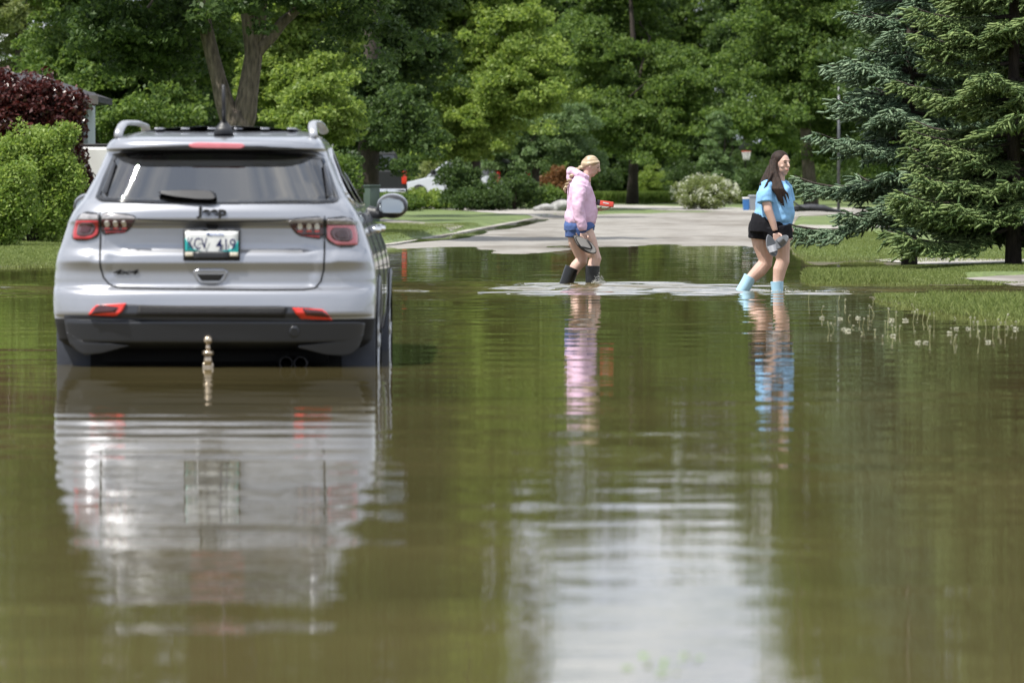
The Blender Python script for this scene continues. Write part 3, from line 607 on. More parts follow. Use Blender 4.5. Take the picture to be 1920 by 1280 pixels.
for i, (px, py, k) in enumerate(spots):
    Y = F * H / (py - 359); x = (px - 960) / F * Y
    if gz(x, Y) > .01 and i > 27: continue
    if k not in used: e = prot[k]; used.add(k)
    else:
        e = prot[k].copy(); COL.objects.link(e)
        for ch in prot[k].children: c = ch.copy(); COL.objects.link(c); c.parent = e
    e.location = (x, Y, 0); e.rotation_euler = (rng.normal() * .16, rng.normal() * .16, rng.uniform(0, 6.28)); sc = rng.uniform(.45, .95); e.scale = (.75, .75, sc)
fl = []
m = MB()
for i, (px, py) in enumerate([(1542, 597), (1575, 598), (1590, 620), (1583, 618), (1608, 597), (1674, 630), (1722, 643), (1737, 643), (1793, 617), (1815, 617), (1853, 642), (1672, 600), (1697, 601), (1904, 617), (1782, 625)]):
    Y = F * H / (py - 359); x = (px - 960) / F * Y; r_ = np.random.default_rng(i)
    C = r_.normal(size=(50, 3)) * np.array([.008, .025, .003]) + np.array([0, 0, .008]); V, Fc = leafquads(r_, C, .016, .8, .7)
    o = npmesh('floating_dandelion', V, Fc, m_seed); o.location = (x, Y, 0.0)
    tag(o, 'pale dandelion head floating on the dark water', 'dandelion', 'floating dandelion heads')
# ------------------------------------------------------------------ the silver vehicle
SC = 329.7; CX = -1.708; CY = 27.5; ZW = .25      # px per metre at the tail, tail centre, water height on the body
def XL(px): return (px - 960) / SC - CX
def ZL(py): return ZW + 1.0 + (359 - py) / SC
zt = [.20, .30, .36, .40, .50, .62, .75, .82, .90, 1.0, 1.07, 1.139, 1.19, 1.216, 1.30, 1.40, 1.463, 1.484, 1.50, 1.53, 1.56, 1.585, 1.60, 1.615, 1.625, 1.632]
wt = [.68, .77, .86, .90, .918, .925, .925, .918, .902, .868, .846, .812, .775, .755, .712, .668, .645, .638, .633, .618, .592, .555, .50, .40, .26, .10]
rz = [.20, .28, .33, .36, .395, .50, .540, .548, .56, .60, .65, .675, .69, .705, .72, .78, .80, .85, .875, .925, 1.0, 1.05, 1.070, 1.078, 1.10, 1.14, 1.17, 1.188, 1.20, 1.478, 1.486, 1.492, 1.52, 1.535, 1.55, 1.56, 1.58, 1.60, 1.615, 1.632]
ry = [.55, .48, .30, .12, -.025, -.055, -.06, -.078, -.082, -.078, -.07, -.062, -.045, -.008, .0, .0, -.002, -.016, -.006, .012, .012, .010, -.004, -.016, -.022, -.012, .006, .022, .040, .213, .205, .095, .095, .105, .145, .25, .50, .85, 1.2, 1.6]
fz = [.20, .5, .9, 1.0, 1.06, 1.12, 1.2, 1.5, 1.6, 1.632]; fy = [4.05, 4.25, 4.2, 3.95, 3.5, 3.2, 3.05, 2.35, 1.9, 1.5]
def Wz(z): return float(np.interp(z, zt, wt))
def Rz(z): return float(np.interp(z, rz, ry))
def Fz(z): return float(np.interp(z, fz, fy))
NE = 3.4; LC = .42
def ssm(a, b, x): t = min(1, max(0, (x - a) / (b - a))); return t * t * (3 - 2 * t)
def rear_y(x, z):
    """the tail surface of the body: y as a function of x and z"""
    w = Wz(z); q = min(.9999, abs(x) / w); y = Rz(z) + LC * (1 - (1 - q ** NE) ** (1 / NE))
    a = (1 - ssm(.50, .64, abs(x))) * ssm(.865, .95, z) * (1 - ssm(1.055, 1.075, z)); y += .035 * a       # plate recess
    c = 1 - ssm(.585, .60, abs(x) + max(0, .80 - z) * .35)
    if .70 < z < .90: y += .012 * c * ssm(.70, .72, z) * (1 - ssm(.86, .9, z))
    if z < .70: y += 0
    # soft flank ledge above the bumper corner
    y -= .014 * math.exp(-((z - .88) / .035) ** 2) * ssm(.66, .72, abs(x)) 
    return y
def side_x(y, z):
    w = Wz(z); r = Rz(z)
    if y < r + LC: q = 1 - (y - r) / LC; return w * max(0, 1 - max(0, q) ** NE) ** (1 / NE)
    f = Fz(z); 
    if y > f - .7: q = (y - f + .7) / .7; return w * max(0.0, 1 - min(1, q) ** 2.6) ** (1 / 2.6)
    return w
def SP(y, z, sg, off=0): return Vector((sg * (side_x(y, z) + off), y, z))
m_paint = PM('silver_paint', (.385, .397, .432), .30, .68, coat=.85, bump=.0004, bscale=3, var=.03, vscale=1.5)
m_black = PM('black_plastic', (.022, .023, .027), .42, bump=.0003, bscale=260)
m_grey = PM('grey_cladding', (.040, .044, .055), .38, bump=.0004, bscale=220)
m_gloss = PM('gloss_black', (.006, .006, .008), .06, coat=1)
m_under = PM('underbody_black', (.004, .004, .004), .9, var=.3, vscale=5)
m_rail = PM('satin_silver', (.50, .51, .53), .32, .7, var=.05, vscale=8)
m_arch = PM('arch_trim', (.16, .17, .19), .4, .3, var=.1)
m_flap = PM('mud_flap_rubber', (.062, .07, .092), .5, var=.15, vscale=8)
m_chrome = PM('chrome', (.8, .8, .8), .08, 1.0, var=.05, vscale=9)
m_red = PM('red_lens', (.42, .02, .025), .08, coat=1, var=.15, vscale=18)
m_redd = PM('dark_red_lens', (.060, .006, .009), .06, coat=1, var=.3, vscale=14)
m_redb = PM('bright_red_reflector', (.75, .03, .015), .15, coat=1, var=.12, vscale=30)
m_pink = PM('milky_red_lens', (.62, .17, .20), .18, coat=1, var=.08, vscale=12)
m_clear = PM('clear_lens', (.34, .33, .34), .10, .25, coat=1, var=.35, vscale=24, stretch=(1, 1, 3))
m_led = PM('frosted_lens', (.78, .78, .76), .3, var=.08, vscale=60)
m_tyre = PM('tyre_rubber', (.018, .018, .018), .8, bump=.002, bscale=60)
m_mirror = PM('mirror_glass', (.36, .39, .40), .015, 1.0, var=.02)
m_rust = PM('rusty_chrome', (.55, .46, .36), .25, .85, var=.35, vscale=22)
m_pwhite = PM('plate_white', (.70, .72, .72), .4, var=.05, vscale=30)
m_teal = PM('plate_teal', (.02, .42, .42), .4, var=.15, vscale=25)
m_navy = PM('plate_navy', (.012, .018, .09), .5, var=.1, vscale=20)
m_lblue = PM('plate_blue', (.18, .26, .55), .5, var=.1, vscale=40)
m_int = PM('interior_black', (.010, .010, .011), .9, var=.2, vscale=6)
m_seat = PM('seat_cloth', (.05, .05, .055), .8, bump=.001, bscale=90)
def glassmat(name, dens, ior):
    m, nt, b = new_mat(name); b.inputs['Base Color'].default_value = (.01, .011, .013, 1); b.inputs['Roughness'].default_value = .02; b.inputs['IOR'].default_value = ior
    n = N(nt, 'ShaderNodeTexNoise'); n.inputs['Scale'].default_value = 2.5; tc = N(nt, 'ShaderNodeTexCoord'); L(nt, tc.outputs['Object'], n.inputs['Vector'])
    bp = N(nt, 'ShaderNodeBump'); bp.inputs['Distance'].default_value = .0006; L(nt, n.outputs[0], bp.inputs['Height']); L(nt, bp.outputs[0], b.inputs['Normal'])
    t = N(nt, 'ShaderNodeBsdfTransparent'); t.inputs[0].default_value = (dens, dens, dens * 1.05, 1)
    lw = N(nt, 'ShaderNodeFresnel'); lw.inputs[0].default_value = ior
    gl = N(nt, 'ShaderNodeBsdfGlossy'); gl.inputs['Roughness'].default_value = .02; L(nt, bp.outputs[0], gl.inputs['Normal'])
    x = N(nt, 'ShaderNodeMixShader'); L(nt, lw.outputs[0], x.inputs[0]); L(nt, t.outputs[0], x.inputs[1]); L(nt, gl.outputs[0], x.inputs[2])
    L(nt, x.outputs[0], nt.nodes['Material Output'].inputs[0]); return m
m_glass = glassmat('tinted_glass', .16, 3.0)
m_glass_s = glassmat('side_glass', .12, 1.7)

car = empty('parked_car', (CX, CY, -ZW), 0, 'silver sport utility vehicle standing in the flood water, seen from behind', 'car')
# window openings, as polygons in (x, z) on the tail and (y, z) on the flanks
def poly(pts): return [(XL(a), ZL(b)) for a, b in pts]
WIN = poly([(208, 292), (250, 287), (330, 284), (410, 283), (500, 286), (570, 291), (603, 297), (616, 330), (630, 372), (622, 378), (560, 381), (400, 382), (260, 378), (190, 374), (181, 367), (192, 330)])
SWIN = [(.52, 1.21), (.56, 1.30), (.78, 1.44), (1.1, 1.50), (1.9, 1.515), (2.28, 1.49), (2.95, 1.20), (2.6, 1.17), (1.2, 1.17), (.7, 1.185)]
def inpoly(x, y, P):
    c = False; j = len(P) - 1
    for i in range(len(P)):
        if (P[i][1] > y) != (P[j][1] > y) and x < (P[j][0] - P[i][0]) * (y - P[i][1]) / (P[j][1] - P[i][1]) + P[i][0]: c = not c
        j = i
    return c
# body shell: stacked plan outlines
NR, NSD, NF_ = 120, 60, 20
zs = sorted(set([round(v, 4) for v in list(np.arange(.20, 1.60, .0125)) + [1.486, 1.492, .541, .548, .69, .705, 1.07, 1.078] + list(np.linspace(1.60, 1.632, 9))]))
V = []; per = None
ths = [math.sin(math.pi / 2 * t) for t in np.linspace(-1, 1, NR + 1)]
for z in zs:
    w = Wz(z); r = Rz(z); f = Fz(z); ring_ = []
    for t in ths[1:-1]: ring_.append((w * t, rear_y(w * t, z), z))
    ysd = np.linspace(r + LC, f - .7, NSD)
    for y in ysd: ring_.append((w, y, z))
    for t in np.linspace(0, math.pi, NF_ + 2)[1:-1]:
        cx = math.cos(t); ring_.append((w * math.copysign(abs(cx) ** (2 / 2.6), cx), f - .7 + .7 * abs(math.sin(t)) ** (2 / 2.6), z))
    for y in ysd[::-1]: ring_.append((-w, y, z))
    V += ring_; per = len(ring_)
# wheel openings: push the skin in around each axle
AX = [(.92, .34), (3.52, .34)]; RA = .405
Fc = []; mi = []
for i in range(len(zs) - 1):
    for k in range(per):
        a = i * per + k; b_ = i * per + (k + 1) % per; c = (i + 1) * per + (k + 1) % per; d = (i + 1) * per + k
        p = (Vector(V[a]) + Vector(V[b_]) + Vector(V[c]) + Vector(V[d])) / 4
        if p.y < .7 and inpoly(p.x, p.z, WIN) and k < NR - 1: continue
        if abs(p.x) > .5 and NR - 1 <= k and p.y < 3.2 and inpoly(p.y, p.z, SWIN): continue
        if any(math.hypot(p.y - ay, p.z - az) < RA for ay, az in AX) and abs(p.x) > .6 and (k >= NR - 4 or k < 3): continue
        if 1.20 < p.z < 1.52 and p.y > 2.3 and abs(p.x) < Wz(p.z) * .86: continue   # windscreen opening
        Fc.append((a, b_, c, d))
        x_, y_, z_ = p; m = 0
        if z_ < .30: m = 2
        elif k < NR - 1 or True:
            lim = .535 + (.0 if abs(x_) < .62 else 0)
            if z_ < .52 and y_ < .45: m = 2
        mi.append(m)
top = len(V); V.append((0, 1.2, 1.634)); 
for k in range(per): a = (len(zs) - 1) * per + k; Fc.append((a, (len(zs) - 1) * per + (k + 1) % per, top)); mi.append(0)
body = mesh('body', V, Fc, [m_paint, m_grey, m_under], car, True)
for p, m in zip(body.data.polygons, mi): p.material_index = m

def rows_of(P, n):
    zz = [q[1] for q in P]; z0, z1 = min(zz) + 1e-4, max(zz) - 1e-4; out = []
    for i in range(n + 1):
        z = z0 + (z1 - z0) * i / n; xs_ = []
        for j in range(len(P)):
            (x1, y1), (x2, y2) = P[j], P[(j + 1) % len(P)]
            if (y1 <= z) != (y2 <= z): xs_.append(x1 + (x2 - x1) * (z - y1) / (y2 - y1))
        out.append((z, min(xs_), max(xs_)))
    return out
def rear_patch(name, P, off, mat, parent=car, th=.012, nz=14, nx=24, fn=None):
    """a raised panel following the tail surface, with its own thickness"""
    rw = rows_of(P, nz); V = []; 
    for z, a, b in rw:
        for j in range(nx + 1):
            x = a + (b - a) * j / nx; y = (fn or rear_y)(x, z); V.append((x, y - off, z))
    n = len(V); V += [(x, y + th, z) for x, y, z in V]
    F2 = [(i * (nx + 1) + j, i * (nx + 1) + j + 1, (i + 1) * (nx + 1) + j + 1, (i + 1) * (nx + 1) + j) for i in range(nz) for j in range(nx)]
    loop = [j for j in range(nx + 1)] + [(i + 1) * (nx + 1) - 1 for i in range(1, nz + 1)] + [nz * (nx + 1) + j for j in range(nx - 1, -1, -1)] + [i * (nx + 1) for i in range(nz - 1, 0, -1)]
    F2 += [(loop[k], loop[(k + 1) % len(loop)], loop[(k + 1) % len(loop)] + n, loop[k] + n)[::-1] for k in range(len(loop))]
    return mesh(name, V, F2, mat, parent, False if nz < 3 else True)
def rear_line(m, P, w, off, step=.02, fn=None):
    """thin seam strip along a path on the tail"""
    Q = []
    for i in range(len(P) - 1):
        a, b = Vector((P[i][0], P[i][1])), Vector((P[i + 1][0], P[i + 1][1])); k = max(1, int((b - a).length / step))
        for j in range(k): Q.append(a.lerp(b, j / k))
    Q.append(Vector(P[-1])); vv = []
    for i, p in enumerate(Q):
        d = (Q[min(i + 1, len(Q) - 1)] - Q[max(0, i - 1)]).normalized(); n = Vector((-d.y, d.x)) * w / 2
        for s in (-1, 1): q = p + n * s; vv.append(Vector((q.x, (fn or rear_y)(q.x, q.y) - off, q.y)))
    m.add(vv, [(2 * i, 2 * i + 1, 2 * i + 3, 2 * i + 2) for i in range(len(Q) - 1)])
def rnd(P, n=3, r=.022):
    """closed polygon with its corners rounded off, extents kept"""
    for _ in range(n):
        Q = []
        for i in range(len(P)):
            a, b = P[i], P[(i + 1) % len(P)]; ln = math.hypot(b[0] - a[0], b[1] - a[1]) + 1e-9; t = min(.3, r / ln)
            Q += [(a[0] + (b[0] - a[0]) * t, a[1] + (b[1] - a[1]) * t), (b[0] - (b[0] - a[0]) * t, b[1] - (b[1] - a[1]) * t)]
        P = Q; r *= .45
    return P
def scaleP(P, s, c=None): 
    c = c or (sum(p[0] for p in P) / len(P), sum(p[1] for p in P) / len(P)); return [(c[0] + (p[0] - c[0]) * s[0], c[1] + (p[1] - c[1]) * s[1]) for p in P]
# smooth the window surface: straight generator from the base of the glass to under the spoiler
def glass_y(x, z):
    t = (z - 1.19) / (1.485 - 1.19); w = Wz(z); q = min(.999, abs(x) / w); r = .03 + (.208 - .03) * t
    return r + LC * (1 - (1 - q ** NE) ** (1 / NE))
WINo = poly([(203, 288), (250, 284), (330, 281), (410, 280), (500, 283), (570, 288), (607, 294), (621, 330), (636, 374), (628, 381), (560, 385), (400, 386), (260, 382), (188, 378), (174, 370), (186, 330)])
wn = rear_patch('rear_window', WIN, .006, m_glass, th=.002, nz=24, nx=50, fn=glass_y)
# black frit band around the glass
def ring_patch(name, Po, Pi, off, mat, parent, fn, n=120, th=.0):
    def resample(P):
        P = [Vector(p) for p in P]; d = [0]
        for i in range(len(P)): d.append(d[-1] + (P[(i + 1) % len(P)] - P[i]).length)
        out = []
        for k in range(n):
            s = d[-1] * k / n; i = max(j for j in range(len(P)) if d[j] <= s); t = (s - d[i]) / (d[i + 1] - d[i] + 1e-9); out.append(P[i].lerp(P[(i + 1) % len(P)], t))
        return out
    A = resample(Po); B = [min(resample2, key=lambda q: (q - a).length) for a in A for resample2 in [resample(Pi) * 1]] if False else None
    c = sum((Vector(p) for p in Pi), Vector((0, 0))) / len(Pi); Bq = []
    for a in A: # shrink toward the inner outline by index matching
        best = None
        for i in range(len(Pi)):
            p, q = Vector(Pi[i]), Vector(Pi[(i + 1) % len(Pi)]); t = max(0, min(1, (a - p).dot(q - p) / ((q - p).length_squared + 1e-9))); r = p.lerp(q, t)
            if best is None or (r - a).length < (best - a).length: best = r
        Bq.append(best)
    V = []
    for a, b in zip(A, Bq):
        for t in (0, .5, 1): q = a.lerp(b, t); V.append((q.x, fn(q.x, q.y) - off, q.y))
        V.append((a.x, fn(a.x, a.y) + .015, a.y))
    return mesh(name, V, [(4 * i + j, 4 * ((i + 1) % n) + j, 4 * ((i + 1) % n) + j + 1, 4 * i + j + 1) for i in range(n) for j in (0, 1)] + [(4 * i, 4 * i + 3, 4 * ((i + 1) % n) + 3, 4 * ((i + 1) % n)) for i in range(n)], mat, parent, True)
ring_patch('window_surround', WINo, scaleP(WIN, (.985, .94)), .010, m_gloss, wn, glass_y)
# side air blades of the glass, slightly lighter than the frit
for sg, P in ((-1, [(206, 300), (213, 304), (196, 366), (184, 364)]), (1, [(607, 304), (601, 306), (612, 372), (624, 369)])):
    rear_patch('pillar_blade', poly(P), .020, m_gloss, wn, .01, 8, 3, glass_y)
mw = MB()
# wiper
WP = poly([(292, 361), (305, 357), (340, 356), (372, 356), (396, 357), (407, 364), (405, 373), (392, 375), (350, 371), (310, 366)])
rear_patch('rear_wiper', rnd(WP, 2), .055, m_black, th=.03, nz=8, nx=16, fn=glass_y)
# third brake light in the spoiler
sp_y = lambda x, z: rear_y(x, z)
rear_patch('brake_light', rnd(poly([(352, 270), (360, 267), (450, 268), (459, 272), (456, 279), (354, 278)]), 2), .012, m_pink, th=.03, nz=6, nx=20)
rear_patch('spoiler', poly([(214, 288), (226, 278), (300, 272.5), (360, 271), (450, 272), (540, 276), (590, 283), (603, 292), (560, 290), (410, 284), (280, 286)]), .004, m_black, th=.03, nz=8, nx=60)
# tail lights
for sg in (-1, 1):
    if sg < 0:
        Po = poly([(150, 396), (187, 397), (186, 441), (166, 452), (131, 452), (129, 440), (135, 416)]); Pi = poly([(188, 397), (225, 399), (250, 402), (258, 408), (247, 425), (233, 439), (205, 440), (188, 441)])
    else:
        Po = poly([(609, 406), (652, 405), (664, 412), (672, 440), (672, 463), (630, 463), (609, 450)]); Pi = poly([(537, 413), (550, 409), (580, 406), (608, 405), (608, 450), (582, 447), (560, 444), (548, 432)])
    tl = rear_patch('taillight', rnd(Po, 2), .012, m_gloss, car, .03, 18, 20); tl['label'] = 'outer tail lamp on the body corner'
    t2 = rear_patch('taillight', rnd(Pi, 2), .012, m_gloss, car, .03, 14, 20); t2['label'] = 'inner tail lamp on the tailgate'
    def sub(P, a, b, c, d):
        """part of polygon P: fractions of its box"""
        xs_ = [p[0] for p in P]; zz = [p[1] for p in P]; x0, x1, z0, z1 = min(xs_), max(xs_), min(zz), max(zz)
        def cl(P, f, ax, keep):  # clip
            out = []
            for i in range(len(P)):
                p, q = P[i], P[(i + 1) % len(P)]; ip = keep(p[ax]); iq = keep(q[ax])
                if ip: out.append(p)
                if ip != iq: t = (f - p[ax]) / (q[ax] - p[ax]); out.append((p[0] + (q[0] - p[0]) * t, p[1] + (q[1] - p[1]) * t))
            return out
        X0, X1, Z0, Z1 = x0 + (x1 - x0) * a, x0 + (x1 - x0) * b, z0 + (z1 - z0) * c, z0 + (z1 - z0) * d
        P = cl(P, X0, 0, lambda v: v >= X0); P = cl(P, X1, 0, lambda v: v <= X1); P = cl(P, Z0, 1, lambda v: v >= Z0); P = cl(P, Z1, 1, lambda v: v <= Z1); return P
    Oi = scaleP(Po, (.90, .88)); Ii = scaleP(Pi, (.93, .86))
    rear_patch('clear_lens', sub(Oi, 0, 1, .74, 1), .016, m_clear, tl, .004, 6, 12)
    rear_patch('clear_lens', sub(Ii, 0, 1, .70, 1), .016, m_clear, t2, .004, 6, 14)
    rear_patch('red_lens', sub(Oi, 0, 1, 0, .72), .015, m_pink if sg > 0 else m_red, tl, .004, 8, 12)
    core = scaleP(sub(Oi, 0, 1, 0, .72), (.72, .72)); core = [(x + (.006 if sg < 0 else -.006), z + .004) for x, z in core]
    rear_patch('reflector_bowl', rnd(core, 1), .018, PM('lamp_core', (.10, .05, .055), .12, .3, coat=1, var=.5, vscale=14), tl, .003, 8, 10)
    rear_patch('dark_lamp', rnd(scaleP(core, (.60, .56)), 2), .021, m_redd, tl, .003, 8, 10)
    rear_patch('dark_red_lens', sub(Ii, 0, 1, .12, .68), .015, m_redd, t2, .004, 8, 14)
    rear_patch('red_strip', sub(Ii, .1, .9, 0, .13), .017, m_red, t2, .004, 3, 12)
    for px in ((200, 216, 232) if sg < 0 else (562, 579, 594)):
        py = 420 if sg < 0 else 425
        rear_patch('reverse_lamp', rnd(poly([(px - 5, py - 6), (px + 5, py - 6), (px + 5, py + 6), (px - 5, py + 6)]), 1), .019, m_led, t2, .003, 4, 4)
        rear_patch('lamp_base', poly([(px - 4.5, py + 7), (px + 4.5, py + 7), (px + 4.5, py + 10), (px - 4.5, py + 10)]), .019, m_redb, t2, .003, 2, 3)
# tailgate seams
sm_ = MB()
gl = [(187, 441), (186, 470), (187, 500), (193, 520), (204, 533), (222, 539), (300, 541), (400, 542), (500, 543), (570, 542.5), (590, 540), (601, 528), (607, 505), (608, 470), (608, 452)]
rear_line(sm_, poly(gl), .009, .003)
rear_line(sm_, poly([(258, 411), (300, 413), (397, 416), (500, 415), (537, 413)]), .006, .004)
rear_line(sm_, poly([(187, 396), (188, 441)]), .006, .022); rear_line(sm_, poly([(608.5, 405), (608.5, 451)]), .006, .022)
sm_.build('tailgate_seam', m_under, car, True)
# lower bumper: black band with mesh, grey cladding
rear_patch('bumper_grille', poly([(262, 571), (540, 575), (534, 595), (256, 593)]), .006, PM('grille_mesh', (.012, .012, .014), .5, bump=.004, bscale=240), car, .01, 6, 40)
rear_patch('bumper_trim', poly([(165, 590), (200, 570), (237, 569), (400, 571), (560, 573), (595, 578), (624, 600), (560, 604), (400, 603), (240, 601), (180, 597)]), .002, m_grey, car, .01, 10, 60)
rear_patch('bumper_cladding', poly([(117, 592), (165, 592), (240, 600), (400, 603), (560, 604), (625, 602), (684, 604), (680, 628), (668, 650), (645, 660), (560, 650), (400, 644), (240, 646), (150, 656), (132, 645), (121, 622)]), .012, m_grey, car, .02, 24, 80)
for P in ([(121, 622), (127, 646), (140, 658), (158, 666), (178, 665), (245, 647), (150, 640)], [(680, 628), (672, 652), (660, 664), (640, 668), (615, 666), (550, 649), (640, 640)]):
    rear_patch('bumper_corner', poly(P), .012, m_grey, car, .02, 12, 16, fn=lambda x, z: rear_y(x, max(z, .402)) + max(0, .402 - z) * .35)
rear_patch('bumper_cover', rnd(poly([(543, 611), (562, 611), (562, 632), (543, 632)]), 1), .017, m_grey, car, .01, 5, 5)
for sg, P, Pd in ((-1, [(164, 592), (176, 576), (186, 569), (238, 568), (232, 582), (222, 590), (214, 593)], [(171, 589), (180, 575), (189, 570.5), (226, 571), (215, 588)]), (1, [(549, 576), (600, 577), (612, 584), (624, 600), (580, 599), (565, 597), (556, 588)], [(568, 577.5), (600, 579), (611, 586), (620, 595), (577, 594.5)])):
    rf = rear_patch('reflector', poly(P), .014, m_redb, car, .02, 8, 14); rear_patch('dark_insert', poly(Pd), .018, m_redd, rf, .004, 4, 8)
# handle
rear_patch('tailgate_handle', rnd(poly([(361, 505), (428, 505), (427, 516), (418, 529), (408, 532), (382, 532), (371, 529), (363, 516)]), 2), .012, m_paint, car, .02, 10, 14)
hd = rear_patch('handle_recess', poly([(369, 514), (421, 514), (412, 526), (378, 526)]), .0145, m_under, car, .004, 5, 12)
# plate with frame
yp = min(rear_y(0, ZL(430)), rear_y(0, ZL(487)))
def plate_quad(a, b, c, d, y, mat, par, name, r=1):
    P = rnd(poly([(a, c), (b, c), (b, d), (a, d)]), r) if r else poly([(a, c), (b, c), (b, d), (a, d)])
    return rear_patch(name, P, 0, mat, par, .006, 6, 8, fn=lambda x, z: y + (z - .96) * .03)
pf = plate_quad(344, 450, 430, 488, yp - .012, m_black, car, 'license_plate_frame', 0)
plt = plate_quad(347.5, 447, 433.5, 480, yp - .016, m_pwhite, car, 'license_plate', 0)
plt['label'] = 'white and teal license plate with dark blue characters'
for P in ([(347.5, 446), (351, 452), (358, 463), (367, 468), (380, 470.5), (380, 471), (347.5, 471)], [(447, 452), (443, 458), (436, 466), (424, 469), (412, 470.5), (412, 472), (447, 473)]):
    rear_patch('teal_field', poly(P), 0, m_teal, plt, .004, 8, 10, fn=lambda x, z: yp - .019 + (z - .96) * .03)
rear_patch('frame_bar', poly([(363, 471.5), (430, 471.5), (430, 486), (363, 486)]), 0, m_black, pf, .004, 3, 6, fn=lambda x, z: yp - .024 + (z - .96) * .03)
for px in (354, 438): rear_patch('frame_lug', poly([(px - 6, 473), (px + 9, 473), (px + 9, 480.5), (px - 6, 480.5)]), 0, PM('cream_plate', (.6, .55, .45), .5, var=.1), pf, .004, 3, 4, fn=lambda x, z: yp - .0235 + (z - .96) * .03)
rear_patch('plate_lamp', poly([(385, 419), (411, 420), (404, 432), (391, 432)]), .022, m_black, car, .03, 4, 6)
def text(s, name, px, py, hpx, wpx, y, mat, par, th=.004, bold=0.0, shear=0.0):
    cu = bpy.data.curves.new('t', 'FONT'); cu.body = s; cu.size = 1; cu.extrude = .02; cu.offset = bold; cu.align_x = 'CENTER'; cu.align_y = 'CENTER'; cu.shear = shear
    o = bpy.data.objects.new('t', cu); COL.objects.link(o); dg = bpy.context.evaluated_depsgraph_get(); me = bpy.data.meshes.new_from_object(o.evaluated_get(dg)); bpy.data.objects.remove(o)
    co = np.array([v.co[:] for v in me.vertices]); mn, mx_ = co.min(0), co.max(0); w = wpx / SC; h = hpx / SC
    for v in me.vertices:
        x = (v.co.x - (mn[0] + mx_[0]) / 2) / (mx_[0] - mn[0]) * w; z = (v.co.y - (mn[1] + mx_[1]) / 2) / (mx_[1] - mn[1]) * h; d = (v.co.z - mn[2]) / (mx_[2] - mn[2]) * th
        X = XL(px) + x; Z = ZL(py) + z; v.co = Vector((X, (y(X, Z) if callable(y) else y) - d, Z))
    me.materials.clear(); me.name = name; return link(name, me, mat, par)
text('KCV', 'lettering', 371, 456.5, 22, 37, yp - .0255, m_navy, plt, .001, .006)
text('419', 'lettering', 424, 458.5, 22, 37, yp - .0255, m_navy, plt, .001, .006)
text('Manitoba', 'lettering', 404, 438.5, 6.5, 32, yp - .018, m_lblue, plt, .001, .004)
text('Jeep', 'badge', 397, 398.5, 22, 56, lambda x, z: rear_y(x, z) - .002, m_under, car, .010, .035)
text('4x4', 'badge', 235, 510, 9, 49, lambda x, z: rear_y(x, z) - .002, m_under, car, .006, .03, .2)
# roof rails, antenna, ribs
for sg in (-1, 1):
    m = MB(); P = [(.565, .42, 1.56), (.560, .44, 1.595), (.552, .52, 1.628), (.548, .66, 1.645), (.545, .9, 1.653), (.542, 1.6, 1.66), (.54, 2.2, 1.65), (.548, 2.35, 1.62)]
    m.tube([(sg * a, b, c) for a, b, c in P], [(.014, .024), (.015, .025), (.015, .025), (.015, .024), (.014, .022), (.016, .026), (.016, .026), (.02, .03)], 12)
    m.build('roof_rail', m_rail, car)
ant = MB(); ax_ = XL(413) * .99; ant.tube([(ax_, .36, 1.575), (ax_, .38, 1.61), (ax_, .40, 1.645), (ax_, .385, 1.665)], [(.035, .06), (.030, .05), (.016, .025), (.008, .008)], 10); ant.tube([(ax_, .39, 1.65), (ax_, .34, 1.86)], [.013, .010], 6)
ant.build('antenna', m_black, car)
rb = MB()
for k in range(6): rb.box((-.36 + k * .155, 1.25, 1.6175), (.05, .8, .010), bev=.003)
rb.build('roof_rib', m_paint, car)
# side mirrors
for sg in (-1, 1):
    m = MB(); c = Vector((sg * .955, 2.95, 1.155)); m.ball(c, (.098, .08, .076), 24, 14); 
    m.tube([(sg * .80, 3.0, 1.12), (sg * .87, 2.97, 1.11), (sg * .93, 2.95, 1.125)], [.045, .036, .036], 8)
    mo = m.remesh('side_mirror', m_black, car, .008, 4)
    P = rnd([(sg * x + c.x, z + c.z) for x, z in ((-.080, -.044), (-.080, .047), (-.03, .056), (.046, .048), (.076, .015), (.076, -.032), (.054, -.052))], 2)
    rear_patch('mirror_glass', P, 0, m_mirror, mo, .004, 8, 10, fn=lambda x, z: 2.864 + .0 * x + (x - c.x) * sg * .10 + (z - c.z) * .06)
    cap = MB(); cap.ball(c + Vector((0, .026, .010)), (.097, .068, .074), 24, 14); cap.build('mirror_cap', m_paint, mo)
